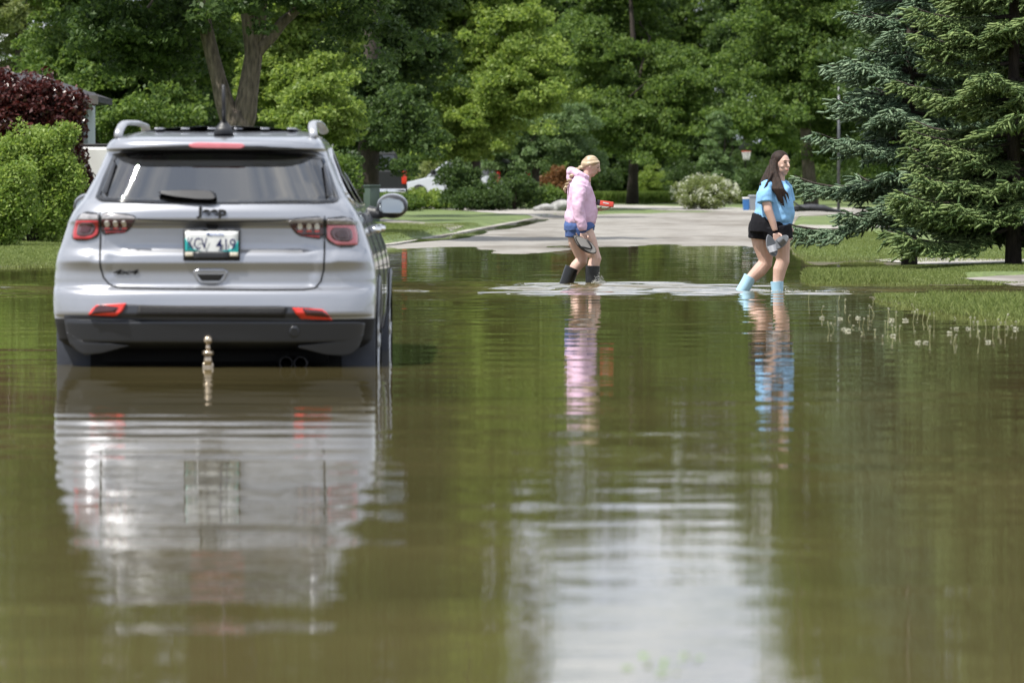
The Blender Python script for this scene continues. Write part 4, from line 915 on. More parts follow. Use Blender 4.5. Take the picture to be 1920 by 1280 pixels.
# flanks: windows, handles, wheel arches, cladding, wheels
for sg in (-1, 1):
    def spatch(name, P, off, mat, par, ny=30, nz=10):
        rw = rows_of(P, nz); V = []
        for z, a, b in rw:
            for j in range(ny + 1): y = a + (b - a) * j / ny; V.append(SP(y, z, sg, off))
        return mesh(name, V, [(i * (ny + 1) + j, i * (ny + 1) + j + 1, (i + 1) * (ny + 1) + j + 1, (i + 1) * (ny + 1) + j) for i in range(nz) for j in range(ny)], mat, par, True)
    sw = spatch('side_window', SWIN, .001, m_glass_s, car)
    m = MB(); pp = rnd(SWIN, 1); m.tube([SP(y, z, sg, .004) for y, z in pp + [pp[0]]], .010, 6); m.build('window_trim', m_chrome, sw)
    for y0 in (1.25, 2.12):
        m = MB(); m.tube([SP(y0, 1.50, sg, .002), SP(y0 + .02, 1.35, sg, .002), SP(y0 + .04, 1.18, sg, .002)], (.03, .008) and [(.03, .008)] * 3, 8)
        m.build('window_pillar', m_gloss, sw)
    for y0 in (1.42, 2.42):
        m = MB(); m.tube([SP(y0, 1.02, sg, .004), SP(y0 + .01, 1.02, sg, .045), SP(y0 + .08, 1.025, sg, .05), SP(y0 + .17, 1.03, sg, .045), SP(y0 + .19, 1.03, sg, .004)], [.016, .02, .016, .02, .016], 10)
        m.build('door_handle', m_chrome, car)
    for y0 in (1.15, 2.1, 3.0):
        m = MB(); m.tube([SP(y0, z, sg, .0015) for z in np.arange(.35, 1.16, .05)], [(.004, .002)] * 17, 4); m.build('door_seam', m_under, car)
    for ay, az in AX:
        m = MB(); n = 26; P = []
        for k in range(n + 1):
            t = math.pi * (-.12 + 1.24 * k / n); y, z = ay + math.cos(t) * RA, az + math.sin(t) * RA; z = max(z, .21)
            P.append(Vector((sg * (max(side_x(y, z), .86) - .018), y, z)))
        m.tube(P, [(.022, .034)] * len(P), 8); m.build('wheel_arch', m_arch, car)
        m = MB(); P = []
        for k in range(25): t = math.pi * (-.15 + 1.3 * k / 24); P.append((ay + math.cos(t) * (RA + .02), az + math.sin(t) * (RA + .02)))
        V2 = []; [V2.extend([(sg * .93, y, z), (sg * .50, y, z)]) for y, z in P]; m.add(V2, [(2 * i, 2 * i + 1, 2 * i + 3, 2 * i + 2) for i in range(24)])
        m.add([(sg * .5, y, z) for y, z in P], [tuple(range(25))]); m.build('wheel_well', m_under, car)
        w = MB()
        prof = [(-.11, .24), (-.11, .31), (-.09, .345), (.09, .345), (.11, .31), (.11, .24)]; n = 40; b0 = len(w.v)
        for k in range(n):
            t = 2 * math.pi * k / n
            for dx_, r_ in prof: w.v.append(Vector((sg * (.80 + dx_), ay + math.cos(t) * r_, az + math.sin(t) * r_)))
        for k in range(n):
            for j in range(5): w.f.append((k * 6 + j, k * 6 + j + 1, ((k + 1) % n) * 6 + j + 1, ((k + 1) % n) * 6 + j))
        wo = w.build('wheel', m_tyre, car)
        r = MB(); r.tube([(sg * .86, ay, az), (sg * .88, ay, az)], [.24, .235], 32)
        for k in range(5):
            t = 2 * math.pi * k / 5 + .3; r.tube([(sg * .89, ay, az), (sg * .90, ay + math.cos(t) * .22, az + math.sin(t) * .22)], [.045, .03], 6)
        r.build('rim', m_rail, wo)
    # mud flaps behind each wheel
    for ay in (.42, 3.02):
        m = MB(); xx = .795 if ay < 1 else .80; m.box((sg * xx, ay, .33), (.25, .014, .40), Matrix.Rotation(R(4), 3, 'X'), .006); m.build('mud_flap', m_flap, car)
    m = MB(); m.tube([SP(y, .36, sg, .01) for y in np.linspace(1.35, 3.1, 14)], [(.02, .06)] * 14, 8); m.build('sill_cladding', m_grey, car)
# front lamp bulge / bonnet are part of the shell; exhaust, hitch
for px in (536, 563):
    m = MB(); x = XL(px); zc = ZL(681); n = 28; V2 = []; 
    for y in (.02, .30):
        for rr_ in ((.038, .034) if y < .1 else (.038, .034)):
            pass
    for (y, r_) in ((.30, .036), (.02, .038), (.015, .036), (.02, .033), (.25, .031)):
        for k in range(n): t = 2 * math.pi * k / n; V2.append((x + math.cos(t) * r_, y, zc + math.sin(t) * r_))
    m.add(V2, [(i * n + k, i * n + (k + 1) % n, (i + 1) * n + (k + 1) % n, (i + 1) * n + k) for i in range(4) for k in range(n)]); m.build('exhaust_tip', PM('dull_steel', (.045, .045, .05), .4, .9, var=.3), car)
hx = XL(391); m = MB(); m.box((hx, .02, ZL(690) + .0), (.058, .16, .03), bev=.006); m.box((hx, -.03, ZL(686)), (.062, .07, .045), bev=.008); m.tube([(hx, -.05, ZL(684)), (hx, -.05, ZL(664))], [.027, .022], 16); m.tube([(hx, -.05, ZL(664)), (hx, -.05, ZL(657))], [.034, .030], 16); m.tube([(hx, -.05, ZL(657)), (hx, -.05, ZL(645))], [.015, .014], 12)
ho = m.build('tow_hitch', m_rust, car); m = MB(); m.ball((hx, -.05, ZL(637)), .0265, 20, 14); m.build('hitch_ball', m_rust, ho)
m = MB(); m.box((0, 2.1, .28), (1.45, 3.4, .10)); m.box((0, .40, .42), (1.3, .2, .3)); m.build('underbody', m_under, car, False)
# inside: floor, seats with head rests, dashboard
m = MB(); m.box((0, 1.9, .98), (1.5, 3.2, .03)); m.build('cabin_floor', m_int, car, False)
for (x, y) in ((-.38, 1.45), (.38, 1.45), (0, 1.45), (-.36, 2.35), (.36, 2.35)):
    m = MB(); w_ = .46 if x else .26; m.box((x, y, 1.10), (w_, .14, .36), bev=.04); m.box((x, y, 1.335 if x else 1.29), (.25, .09, .15), bev=.035); m.tube([(x, y, 1.2), (x, y, 1.32)], .012, 6)
    m.build('seat', m_seat, car)
m = MB(); m.box((0, 3.0, 1.12), (1.35, .35, .14), bev=.04); m.build('dashboard', m_int, car)
m = MB(); m.box((0, 2.55, 1.44), (.22, .03, .06), bev=.01); m.build('rear_view_mirror', m_int, car)
wsc = [(x * Wz(1.2 + .3 * t) * .88, Fz(1.2 + .3 * t) - .02 - .10 * abs(x) ** 2, 1.2 + .32 * t) for t in np.linspace(0, 1, 6) for x in np.linspace(-1, 1, 13)]
mesh('windscreen', wsc, [(i * 13 + j, i * 13 + j + 1, (i + 1) * 13 + j + 1, (i + 1) * 13 + j) for i in range(5) for j in range(12)], m_glass_s, car, True)
# ------------------------------------------------------------------ far vehicles, house, street things
m_white = PM('white_paint', (.74, .74, .73), .3, var=.04, coat=.6)
m_blackp = PM('black_paint', (.010, .011, .012), .5, coat=.1, var=.1)
m_silver2 = PM('silver_paint_far', (.50, .52, .56), .32, .4, coat=.6, var=.05)
m_dglass = PM('dark_glass', (.02, .025, .03), .05, coat=1, var=.2)
def vehicle(name, label, cat, loc, rz, prof, green, hw, wheels, paint, lights=True, tyre_r=.36, bed=None, scale=1.0, group=None):
    """prof: side outline of the lower body (y back->front, z); green: outline of the cabin"""
    e = empty(name, loc, rz, label, cat, group); e.scale = (scale,) * 3
    def extr(P, w0, w1, zlo, zhi, name_, mat, par, bev, x0=None):
        m = MB(); V = []
        for sg in (-1, 1):
            for y, z in P: t = max(0, min(1, (z - zlo) / (zhi - zlo))); V.append((sg * (w0 + (w1 - w0) * t), y, z))
        n = len(P); m.add(V, [tuple(range(n)), tuple(range(n, 2 * n))[::-1]] + [(i, i + n, (i + 1) % n + n, (i + 1) % n) for i in range(n)])
        return m.build(name_, mat, par, False, bev)
    bd = extr(prof, hw, hw * .95, .3, 1.1, 'body', paint, e, .05)
    cb = extr(green, hw * .93, hw * .72, green[0][1], max(z for _, z in green), 'cabin', paint, e, .04)
    zt_ = max(z for _, z in green); z0 = green[0][1]; cy = sum(y for y, _ in green) / len(green)
    gi = [(cy + (y - cy) * .90, z0 + .04 + (z - z0) * .84) for y, z in green]
    for sg in (-1, 1):
        V = [(sg * (hw * .93 + (hw * .72 - hw * .93) * (z - z0) / (zt_ - z0) + .006), y, z) for y, z in gi]; g_ = mesh('side_window', V, [tuple(range(len(V)))], m_dglass, e)
        for f in (.38, .68):
            mp_ = MB(); y = gi[0][0] + (max(q[0] for q in gi) - gi[0][0]) * f; mp_.tube([(sg * (hw * .93 + .004), y, z0 + .02), (sg * (hw * .74 + .012), y, zt_ - .08)], .03, 6); mp_.build('window_pillar', m_blackp, g_)
    # front and back glass of the cabin
    (ya, za), (yb, zb) = green[0], green[1]; w0, w1 = hw * .84, hw * .66
    mesh('rear_window', [(-w0, ya + (yb - ya) * .15 - .07, za + (zb - za) * .15), (w0, ya + (yb - ya) * .15 - .07, za + (zb - za) * .15), (w1, ya + (yb - ya) * .85 - .06, za + (zb - za) * .85), (-w1, ya + (yb - ya) * .85 - .06, za + (zb - za) * .85)], [(0, 1, 2, 3)], m_dglass, e)
    (ya, za), (yb, zb) = green[-1], green[-2]
    mesh('windscreen', [(-w0, ya + (yb - ya) * .1 + .06, za + (zb - za) * .1 + .03), (w0, ya + (yb - ya) * .1 + .06, za + (zb - za) * .1 + .03), (w1, ya + (yb - ya) * .85 + .05, za + (zb - za) * .85 + .04), (-w1, ya + (yb - ya) * .85 + .05, za + (zb - za) * .85 + .04)], [(0, 1, 2, 3)], m_dglass, e)
    for y in wheels:
        for sg in (-1, 1):
            a = MB(); a.tube([(sg * (hw - .12), y, tyre_r + .02), (sg * (hw + .012), y, tyre_r + .02)], tyre_r * 1.2, 28); a.build('wheel_well', m_under, e)
            w = MB(); w.tube([(sg * (hw - .2), y, tyre_r), (sg * (hw - .17), y, tyre_r), (sg * (hw + .02), y, tyre_r), (sg * (hw + .03), y, tyre_r)], [tyre_r * .92, tyre_r, tyre_r, tyre_r * .9], 28); wo = w.build('wheel', m_tyre, e)
            r = MB(); r.tube([(sg * (hw + .028), y, tyre_r), (sg * (hw + .04), y, tyre_r)], [tyre_r * .62, tyre_r * .55], 20); r.build('rim', m_rail, wo)
    y0 = min(y for y, _ in prof); y1 = max(y for y, _ in prof)
    for sg in (-1, 1):
        m = MB(); m.box((sg * (hw * .88), y0 + .03, 1.05), (.16, .10, .42), bev=.02); m.build('taillight', m_redb, e)
        m = MB(); m.box((sg * (hw * .78), y1 - .03, .82), (.34, .10, .16), bev=.03); m.build('headlight', m_clear, e)
        m = MB(); m.box((sg * (hw + .12), y1 - 1.75 * (y1 / 5.2 if False else 1), 1.25), (.2, .1, .17), bev=.04); m.build('side_mirror', m_blackp, e)
    m = MB(); m.box((0, y0 - .06, .60), (hw * 1.85, .16, .20), bev=.04); m.build('rear_bumper', m_chrome, e)
    m = MB(); m.box((0, y1 + .02, .48), (hw * 1.8, .14, .24), bev=.04); m.build('front_bumper', m_black, e)
    if bed:
        m = MB(); m.box((0, (bed[0] + bed[1]) / 2, bed[2]), (hw * 1.82, bed[1] - bed[0], .07), bev=.02); m.build('bed_cover', m_blackp, e)
    return e
PICK = [(0, .5), (0, 1.28), (3.3, 1.30), (4.4, 1.24), (5.6, 1.14), (5.72, .9), (5.7, .42), (.2, .42)]
PCAB = [(1.95, 1.28), (2.02, 1.86), (2.5, 1.93), (3.5, 1.92), (4.35, 1.24)]
WAG = [(0, .45), (-.02, .95), (.05, 1.12), (3.4, 1.08), (4.55, .88), (4.68, .6), (4.6, .32), (.2, .32)]
WGR = [(.08, 1.10), (.42, 1.68), (1.2, 1.76), (2.5, 1.74), (3.5, 1.07)]
g = gx(290, 103); g.z += .06; vehicle('pickup_truck', 'white pickup truck with a black bed cover parked left behind the silver vehicle', 'pickup truck', (g.x, g.y, g.z), R(90), PICK, PCAB, .98, (1.15, 4.75), m_white, bed=(.05, 1.9, 1.30), scale=1.32)
g = gx(707, 166); vehicle('pickup_truck', 'black pickup truck seen from behind under the dark tree', 'pickup truck', (g.x, g.y, g.z), R(5), PICK, PCAB, .99, (1.15, 4.75), m_blackp, scale=1.08)
g = gx(962, 186); vehicle('station_wagon', 'silver wagon parked in the shade half hidden by dark bushes', 'car', (g.x, g.y, g.z), R(48), WAG, WGR, .90, (.95, 3.75), m_silver2, scale=1.08)
# house at the left edge
D = 112; b0 = gx(30, D); s = D / F
h = empty('house', b0, 0, 'low house with a dark shingled roof behind the maroon bush at the left edge', 'house')
m_roof = PM('roof_shingle', (.045, .044, .052), .9, var=.3, vscale=2, bump=.02, bscale=14, stretch=(1, 1, 6)); m_wall = PM('house_siding', (.10, .10, .10), .8, var=.06, bump=.01, bscale=6, stretch=(.1, .1, 9)); m_fasc = PM('fascia', (.10, .09, .085), .6, var=.1)
m = MB(); m.box((-4.2, 5.0, 1.6), (8.2, 8, 3.4)); m.build('wall', m_wall, h, False)
m = MB(); m.box((1.45, 3.0, 1.6), (.10, 2.0, 3.1)); m.build('side_wall', PM('pale_siding', (.40, .44, .50), .7, var=.05), h, False)
def hiproof(x0, x1, y0, y1, ze, zr, inset, mat, name_):
    ym = (y0 + y1) / 2; t = .14
    V = [(x0, y0, ze), (x1, y0, ze), (x1, y1, ze), (x0, y1, ze), (x0 + inset, ym, zr), (x1 - inset, ym, zr), (x0, y0, ze - t), (x1, y0, ze - t), (x1, y1, ze - t), (x0, y1, ze - t)]
    return mesh(name_, V, [(0, 1, 5, 4), (1, 2, 5), (2, 3, 4, 5), (3, 0, 4), (0, 6, 7, 1), (1, 7, 8, 2), (2, 8, 9, 3), (3, 9, 6, 0), (6, 9, 8, 7)], mat, h)
hiproof(-10.4, .15, .4, 9.6, 3.35, 4.75, 3.6, m_roof, 'roof'); hiproof(-5, 1.98, -1.6, 3.2, 2.98, 3.55, 1.6, m_roof, 'porch_roof')
m = MB(); m.box((-1.4, -1.62, 2.88), (6.9, .05, .20)); m.build('fascia', m_fasc, h, False)
m = MB(); m.box((1.52, -1.3, 1.35), (.22, .22, 2.85), bev=.01); m.build('porch_post', m_fasc, h, False)
for x in (-6.5, -3.2, -.6):
    m = MB(); m.box((x, .98, 1.7), (1.4, .06, 1.2), bev=.01); wv = m.build('window', m_fasc, h); m = MB(); m.box((x, .94, 1.7), (1.2, .03, 1.0)); m.build('pane', m_dglass, wv)
# green utility pedestal beside the mirror
g = gx(697, 122); e = empty('utility_box', g, R(35), 'green metal utility box standing on the lawn just right of the silver vehicle', 'utility box')
m = MB(); m.box((0, 0, .43), (.30, .30, .92), bev=.012); m.build('cabinet', PM('utility_green', (.06, .09, .075), .5, var=.12), e); m = MB(); m.box((0, 0, .91), (.34, .34, .06), bev=.015); m.build('lid', PM('utility_green_dark', (.045, .07, .06), .5, var=.12), e)
m = MB(); m.box((0, -.156, .45), (.22, .012, .6), bev=.004); m.build('door', PM('utility_green_door', (.055, .085, .07), .5, var=.1), e)
# pole
g = gx(1572, 170); e = empty('metal_pole', g, 0, 'thin grey metal pole standing on the far lawn at the tips of the blue spruce', 'pole')
m_galv = PM('galvanised', (.11, .115, .12), .45, .6, var=.2, vscale=5); m = MB(); m.tube([(0, 0, 0), (0, 0, 4.6)], [.055, .045], 12); m.build('shaft', m_galv, e)
m = MB(); m.tube([(0, 0, 4.5), (.1, -.2, 4.75), (.2, -.6, 4.82)], .03, 8); m.box((.24, -.8, 4.80), (.16, .42, .09), bev=.03); m.build('lamp_head', m_galv, e)
# basketball hoop
p = at(1399, 284, 240); g = gx(1399, 240); e = empty('basketball_hoop', g, 0, 'basketball hoop with a red rim and white net hanging before the dark trees', 'basketball hoop'); zr = p.z - g.z
m = MB(); m.tube([(.0, 1.0, 0), (.0, 1.0, zr - .1), (0, .5, zr + .25)], .05, 10); m.build('post', m_blackp, e)
m = MB(); m.box((0, .33, zr + .30), (.7, .03, .45), bev=.005); m.build('backboard', PM('smoked_board', (.012, .02, .012), .7, var=.3), e)
m = MB(); m.tube([(math.cos(t) * .23, math.sin(t) * .23, zr) for t in np.linspace(0, 2 * math.pi, 25)], .020, 6); m.build('rim', PM('rim_red', (.55, .06, .03), .5, var=.1), e)
m = MB()
for k in range(12):
    for dr in (1, -1):
        P = [(math.cos(k * .5236 + dr * .5236 * j) * (.23 - .022 * j), math.sin(k * .5236 + dr * .5236 * j) * (.23 - .022 * j), zr - .11 * j) for j in range(5)]; m.tube(P, .009, 4)
m.build('net', PM('net_cord', (.72, .72, .72), .8, var=.1), e)
# bins
def bin_(px, D, w, hh, mat, lidm, label):
    g = gx(px, D); e = empty('storage_bin', g, 0, label, 'bin'); m = MB()
    V = [(-w * .42, -w * .42, 0), (w * .42, -w * .42, 0), (w * .42, w * .42, 0), (-w * .42, w * .42, 0), (-w / 2, -w / 2, hh), (w / 2, -w / 2, hh), (w / 2, w / 2, hh), (-w / 2, w / 2, hh)]
    m.add(V, [(3, 2, 1, 0), (4, 5, 6, 7), (0, 1, 5, 4), (1, 2, 6, 5), (2, 3, 7, 6), (3, 0, 4, 7)]); m.build('bin_body', mat, e, False, .02)
    m = MB(); m.box((0, 0, hh + .03), (w * 1.08, w * 1.08, .07), bev=.02); m.build('lid', lidm, e)
bin_(1399, 176, .26, .42, PM('bin_blue', (.04, .16, .42), .5, var=.1), m_white, 'small blue bin with a white lid left of the grey bin on the far lawn')
bin_(1416, 176, .46, .50, PM('bin_grey', (.25, .27, .30), .6, var=.1), PM('bin_grey_lid', (.28, .30, .33), .6, var=.1), 'grey bin standing on the far lawn just behind the woman in blue')
# rocks
m_rock = PM('pale_rock', (.28, .28, .27), .9, var=.35, vscale=4, bump=.03, bscale=7)
for i, (px, D, r_, lab) in enumerate([(1017, 163, (.32, .26, .15), 'flat pale rock, left one of the pair beside the dark trunk'), (1050, 164, (.36, .3, .25), 'larger grey white rock, right one of the pair behind the woman in pink')]):
    rg = np.random.default_rng(i + 5); g = gx(px, D); bm = bmesh.new(); bmesh.ops.create_icosphere(bm, subdivisions=3, radius=1)
    for v in bm.verts:
        n = sum(math.sin(v.co.dot(Vector(rg.normal(size=3)) if False else Vector((a, b_, c))) * 1.0 + d) for a, b_, c, d in ((2.1, 1.3, .7, i), (-1.4, 2.2, 1.9, 2 + i), (3.1, -.8, 2.4, 4)))
        v.co = Vector((v.co.x * r_[0], v.co.y * r_[1], v.co.z * r_[2])) * (1 + .10 * n)
    me = bpy.data.meshes.new('rock'); bm.to_mesh(me); bm.free(); o = link('rock', me, m_rock, None, False); o.location = (g.x, g.y, g.z + r_[2] * .55); tag(o, lab, 'rock')
# long dark tarpaulin bundle with a hose, by the road behind the woman in blue
g = gx(1520, 150); e = empty('rolled_tarp', g, R(4), 'long low black rolled tarp with a hose lying beside the far road', 'tarp')
m = MB(); m.tube([(-.62, 0, .12), (-.45, 0, .16), (0, 0, .19), (.4, 0, .17), (.72, 0, .10), (1.1, .1, .05)], [(.10, .06), (.14, .10), (.18, .11), (.16, .10), (.10, .06), (.03, .02)], 12); m.build('roll', PM('tarp_black', (.03, .032, .038), .6, var=.3, vscale=6, bump=.02, bscale=9), e)
m = MB(); m.tube([(-.75, -.15, .42), (-.55, -.16, .36), (-.35, -.17, .22), (-.1, -.2, .14)], .025, 8); m.build('hose', m_black, e)
# ------------------------------------------------------------------ people
def skinmat(name, col):
    m = PM(name, col, .5, var=.08, vscale=9, bump=.0008, bscale=60); b = m.node_tree.nodes['Principled BSDF']
    b.inputs['Subsurface Weight'].default_value = .12; b.inputs['Subsurface Radius'].default_value = (.01, .004, .002); return m
m_skin = skinmat('skin', (.60, .41, .34)); m_skin2 = skinmat('skin_tanned', (.57, .38, .31))
m_lip = PM('lips', (.42, .14, .12), .4, var=.1); m_eye = PM('eye', (.03, .022, .018), .15, var=.2); m_brow = PM('brow', (.12, .075, .05), .8, var=.2)
def fabric(name, c, fold=.014, sc=5): return PM(name, c, .85, var=.07, vscale=5, bump=fold, bscale=sc, spec=.2, stretch=(1, 1, .6), detail=3)
m_pinkf = fabric('pink_fleece', (.68, .475, .635)); m_bluef = fabric('blue_jersey', (.24, .475, .76)); m_bsh = fabric('blue_shorts', (.075, .125, .30), .01); m_ksh = fabric('black_shorts', (.008, .008, .011), .01)
m_boot = PM('black_rubber', (.010, .011, .012), .28, var=.2, bump=.004, bscale=14); m_bboot = PM('light_blue_rubber', (.36, .58, .74), .35, var=.04, bump=.002, bscale=12)
m_blond = PM('blond_hair', (.26, .19, .115), .45, col2=(.55, .44, .30), vscale=9, stretch=(1.5, 1, 6), bump=.002, bscale=14)
m_brown = PM('brown_hair', (.014, .009, .007), .6, col2=(.034, .018, .012), spec=.25, vscale=5, stretch=(14, 14, 1), bump=.006, bscale=9)
def hand(m, w, d, up_, th_, L_=.085, curl=1.0, sg=1):
    """palm from wrist w along d; fingers curl toward th_; thumb leaves the side of the palm"""
    w = Vector(w); d = Vector(d).normalized(); a = Vector(up_); a = (a - d * a.dot(d)).normalized(); c = Vector(th_); c = (c - d * c.dot(d) - a * c.dot(a)).normalized()
    m.tube([w - d * .02, w + d * .02, w + d * .055, w + d * L_], [(.020, .026), (.019, .034), (.017, .040), (.014, .038)] if False else [(.026, .020), (.036, .018), (.041, .016), (.038, .013)], 10) if False else None
    for k in range(4):
        o = a * (.030 - .020 * k) * sg; b0 = w + d * .015 + o * .6; kn = w + d * L_ + o
        m.tube([b0, kn], [.014, .0125], 8)
        ln = (.040, .046, .043, .034)[k]; q1 = kn + (d * math.cos(.5 * curl) + c * math.sin(.5 * curl)) * ln; q2 = q1 + (d * math.cos(1.5 * curl) + c * math.sin(1.5 * curl)) * ln * .62; q3 = q2 + (d * math.cos(2.4 * curl) + c * math.sin(2.4 * curl)) * ln * .45
        m.tube([kn, q1, q2, q3], [.0100, .0092, .0085, .007], 8)
    t0 = w + d * .025 + a * .022 * sg; t1 = t0 + (a * .8 * sg + d * .6 + c * .4).normalized() * .036; t2 = t1 + (d * .85 + c * .6).normalized() * .034; m.tube([t0, t1, t2], [.014, .0115, .009], 8)
def K(px0, wl, s, by):
    return lambda px, py, dy=0.0: Vector(((px - px0) / s, dy, (wl - py) / s))
def sandal(name, label, cat, loc, rot, parts):
    e = empty(name, loc, 0, label, cat); e.rotation_euler = rot; parts(e); return e
def sole_pts(L_=.26, w=.048, n=28):
    P = []
    for k in range(n):
        t = 2 * math.pi * k / n; x = math.cos(t) * L_ / 2; y = math.sin(t) * w * (1 + .18 * math.cos(t) - .12 * math.cos(2 * t)); P.append((x, y))
    return P
def sole(e, mat, edge, L_=.26, w=.048, th=.022):
    P = sole_pts(L_, w); n = len(P); m = MB(); V = [(x, y, 0) for x, y in P] + [(x * 1.03, y * 1.03, th * .5) for x, y in P] + [(x, y, th) for x, y in P]
    m.add(V, [tuple(range(n))[::-1]] + [(j * n + k, j * n + (k + 1) % n, (j + 1) * n + (k + 1) % n, (j + 1) * n + k) for j in (0, 1) for k in range(n)] + [tuple(range(2 * n, 3 * n))]); m.build('sole', edge, e, False)
    P = sole_pts(L_ * .95, w * .92); mesh('footbed', [(x, y, th + .003) for x, y in P] + [(x, y, th - .004) for x, y in P], [tuple(range(n))] + [(k, k + n, (k + 1) % n + n, (k + 1) % n) for k in range(n)], mat, e)
def eyes(e, head, fwd, right, up, r=.009, gap=.030, dist=.083):
    for sg in (-1, 1):
        m = MB(); m.ball(head + fwd * dist + right * gap * sg + up * .004, (r, r, r * .6), 10, 8); m.build('eye', m_eye, e)
        m = MB(); c = head + fwd * (dist + .004) + right * gap * sg + up * .024; m.tube([c - right * .015, c + up * .003, c + right * .015], .0035, 6); m.build('eyebrow', m_brow, e)

# ---- woman in the pink hooded sweatshirt, profile to the right, looking down
s = 174.0; bx, by = (1092 - 960) / s, 52.1; k = K(1092, 533, s, by)
e = empty('person', (bx, by, 0), 0, 'woman in a pink hooded sweatshirt and black rubber boots wading right, head bowed', 'person')
fw = Vector((.91, -.14, -.40)).normalized(); upv = Vector((.39, -.05, .91)).normalized(); rt = Vector((.1, .99, 0)).normalized(); hc = k(1109, 310)
B = MB(); Q = Matrix.Rotation(R(24), 3, 'Y')
B.ball(hc, (.090, .073, .095), 20, 14, Q); B.ball(hc + fw * .030 - upv * .055, (.055, .052, .058), 16, 12, Q); B.ball(hc + fw * .052 - upv * .092, (.024, .026, .020), 12, 8, Q)
B.tube([hc + fw * .082 + upv * .016, hc + fw * .096 - upv * .006, hc + fw * .108 - upv * .022, hc + fw * .092 - upv * .032], [.009, .011, .012, .008], 8)
B.ball(hc + fw * .076 - upv * .052, (.016, .022, .009), 10, 8, Q); B.ball(hc - rt * .074 - fw * .004 - upv * .012, (.018, .010, .028), 10, 8, Q); B.ball(hc + rt * .074 - fw * .004 - upv * .012, (.018, .010, .028), 10, 8, Q)
B.tube([k(1098, 340), k(1101, 325), hc - upv * .03], [.055, .050, .05], 14)
B.tube([k(1090, 345), k(1089, 370), k(1088, 400), k(1086, 420), k(1087, 430)], [(.17, .09), (.16, .11), (.15, .12), (.17, .14), (.14, .13)], 16)
# legs: near leg forward, far leg trailing
for dy, P, Rd in ((-.085, [(1092, 430), (1103, 452), (1112, 476), (1116, 484), (1112, 500), (1110, 530)], [.108, .094, .073, .068, .064, .050]), (.085, [(1082, 430), (1082, 455), (1091, 480), (1091, 489), (1080, 500), (1064, 528)], [.108, .094, .072, .069, .064, .050])):
    B.tube([k(a, b, dy) for a, b in P], Rd, 14)
for dy, P in ((-.18, [(1087, 350, 0), (1084, 388, -.05), (1092, 432, -.05)]), (.18, [(1092, 350, 0), (1096, 390, .04), (1117, 394, -.08)])):
    B.tube([k(a, b, dy + c) for a, b, c in P], [.050, .038, .026], 12)
hand(B, k(1092, 434, -.23), (.12, 0, -1), (1, 0, 0), (.3, -1, 0), curl=1.25)
hand(B, k(1116, 394, .10), (1, 0, .05), (0, -1, 0), (0, 0, 1), curl=.25, sg=1)
B.remesh('body', m_skin, e, .0062, 3)
eyes(e, hc, fw, rt, upv, dist=.078)
m = MB(); m.tube([hc + fw * .090 - upv * .054 - rt * .018, hc + fw * .094 - upv * .053, hc + fw * .090 - upv * .054 + rt * .018], .004, 6); m.build('lips', m_lip, e)
# hair: cap, swept back, braid over the hood
Hm = MB(); Hm.ball(hc - fw * .014 + upv * .016, (.091, .080, .088), 24, 16, Q); Hm.ball(hc - fw * .055 - upv * .010, (.060, .072, .070), 20, 14, Q)
for sg in (-1, 1): Hm.tube([hc + fw * .062 + upv * .066 + rt * sg * .02, hc + fw * .02 + upv * .035 + rt * sg * .070, hc - fw * .035 - upv * .005 + rt * sg * .068, hc - fw * .085 - upv * .035 + rt * sg * .03], [.014, .020, .026, .024], 8)
brd = [k(1094, 313), k(1087, 315, -.03), k(1079, 319, -.06), k(1073, 326, -.08), k(1069, 335, -.09), k(1064, 343, -.10), k(1061, 350, -.10)]
for i in range(14):
    t = i / 13 * 5.999; j = int(t); p = brd[j].lerp(brd[j + 1], t - j); Hm.ball(p + Vector((0, .010 * (-1) ** i, .006 * (-1) ** i)), (.024, .020, .020 - .0006 * i), 10, 8)
Hm.tube([brd[-1], k(1058, 355, -.1), k(1060, 362, -.1)], [.016, .017, .006], 8)
Hm.remesh('hair', m_blond, e, .006, 2)
# sweatshirt
C_ = MB()
C_.tube([k(1096, 333), k(1091, 339), k(1087, 350), k(1089, 372), k(1091, 395), k(1088, 412), k(1087, 421)], [(.09, .075), (.185, .105), (.215, .135), (.205, .155), (.205, .168), (.200, .172), (.185, .155)], 24)
C_.tube([k(1088, 349, -.16), k(1085, 366, -.20), k(1083, 388, -.235), k(1086, 408, -.235), k(1092, 425, -.23), k(1093, 432, -.23)], [.082, .078, .070, .064, .055, .040], 16)
C_.tube([k(1092, 349, .16), k(1094, 370, .20), k(1097, 390, .20), k(1108, 394, .15), k(1114, 394, .11)], [.082, .076, .068, .055, .042], 16)
# hood bunched behind the neck, and pouch
C_.tube([k(1103, 334, -.05), k(1096, 331, -.085), k(1084, 327, -.09), k(1076, 323, -.05), k(1073, 321, 0), k(1076, 323, .05), k(1084, 327, .09), k(1096, 331, .085), k(1103, 334, .05)], [.026, .034, .040, .045, .046, .045, .040, .034, .026], 10)
C_.ball(k(1070, 322, -.03), (.050, .06, .055), 14, 10); C_.ball(k(1068, 332, 0), (.035, .08, .07), 14, 10)
C_.ball(k(1106, 405, 0), (.062, .13, .085), 16, 10)
C_.remesh('hooded_sweatshirt', m_pinkf, e, .009, 5, .030, .11)
Sh = MB(); Sh.tube([k(1087, 412), k(1086, 424), k(1086, 432)], [(.175, .150), (.185, .165), (.175, .165)], 20)
Sh.tube([k(1092, 424, -.085), k(1099, 435, -.09)], [(.120, .120), (.118, .118)], 16); Sh.tube([k(1080, 426, .085), k(1078, 446, .085)], [(.120, .115), (.118, .108)], 16); Sh.tube([k(1078, 426, -.05), k(1077, 444, -.04)], [.10, .085], 14)
Sh.remesh('shorts', m_bsh, e, .008, 2, .012, .08)
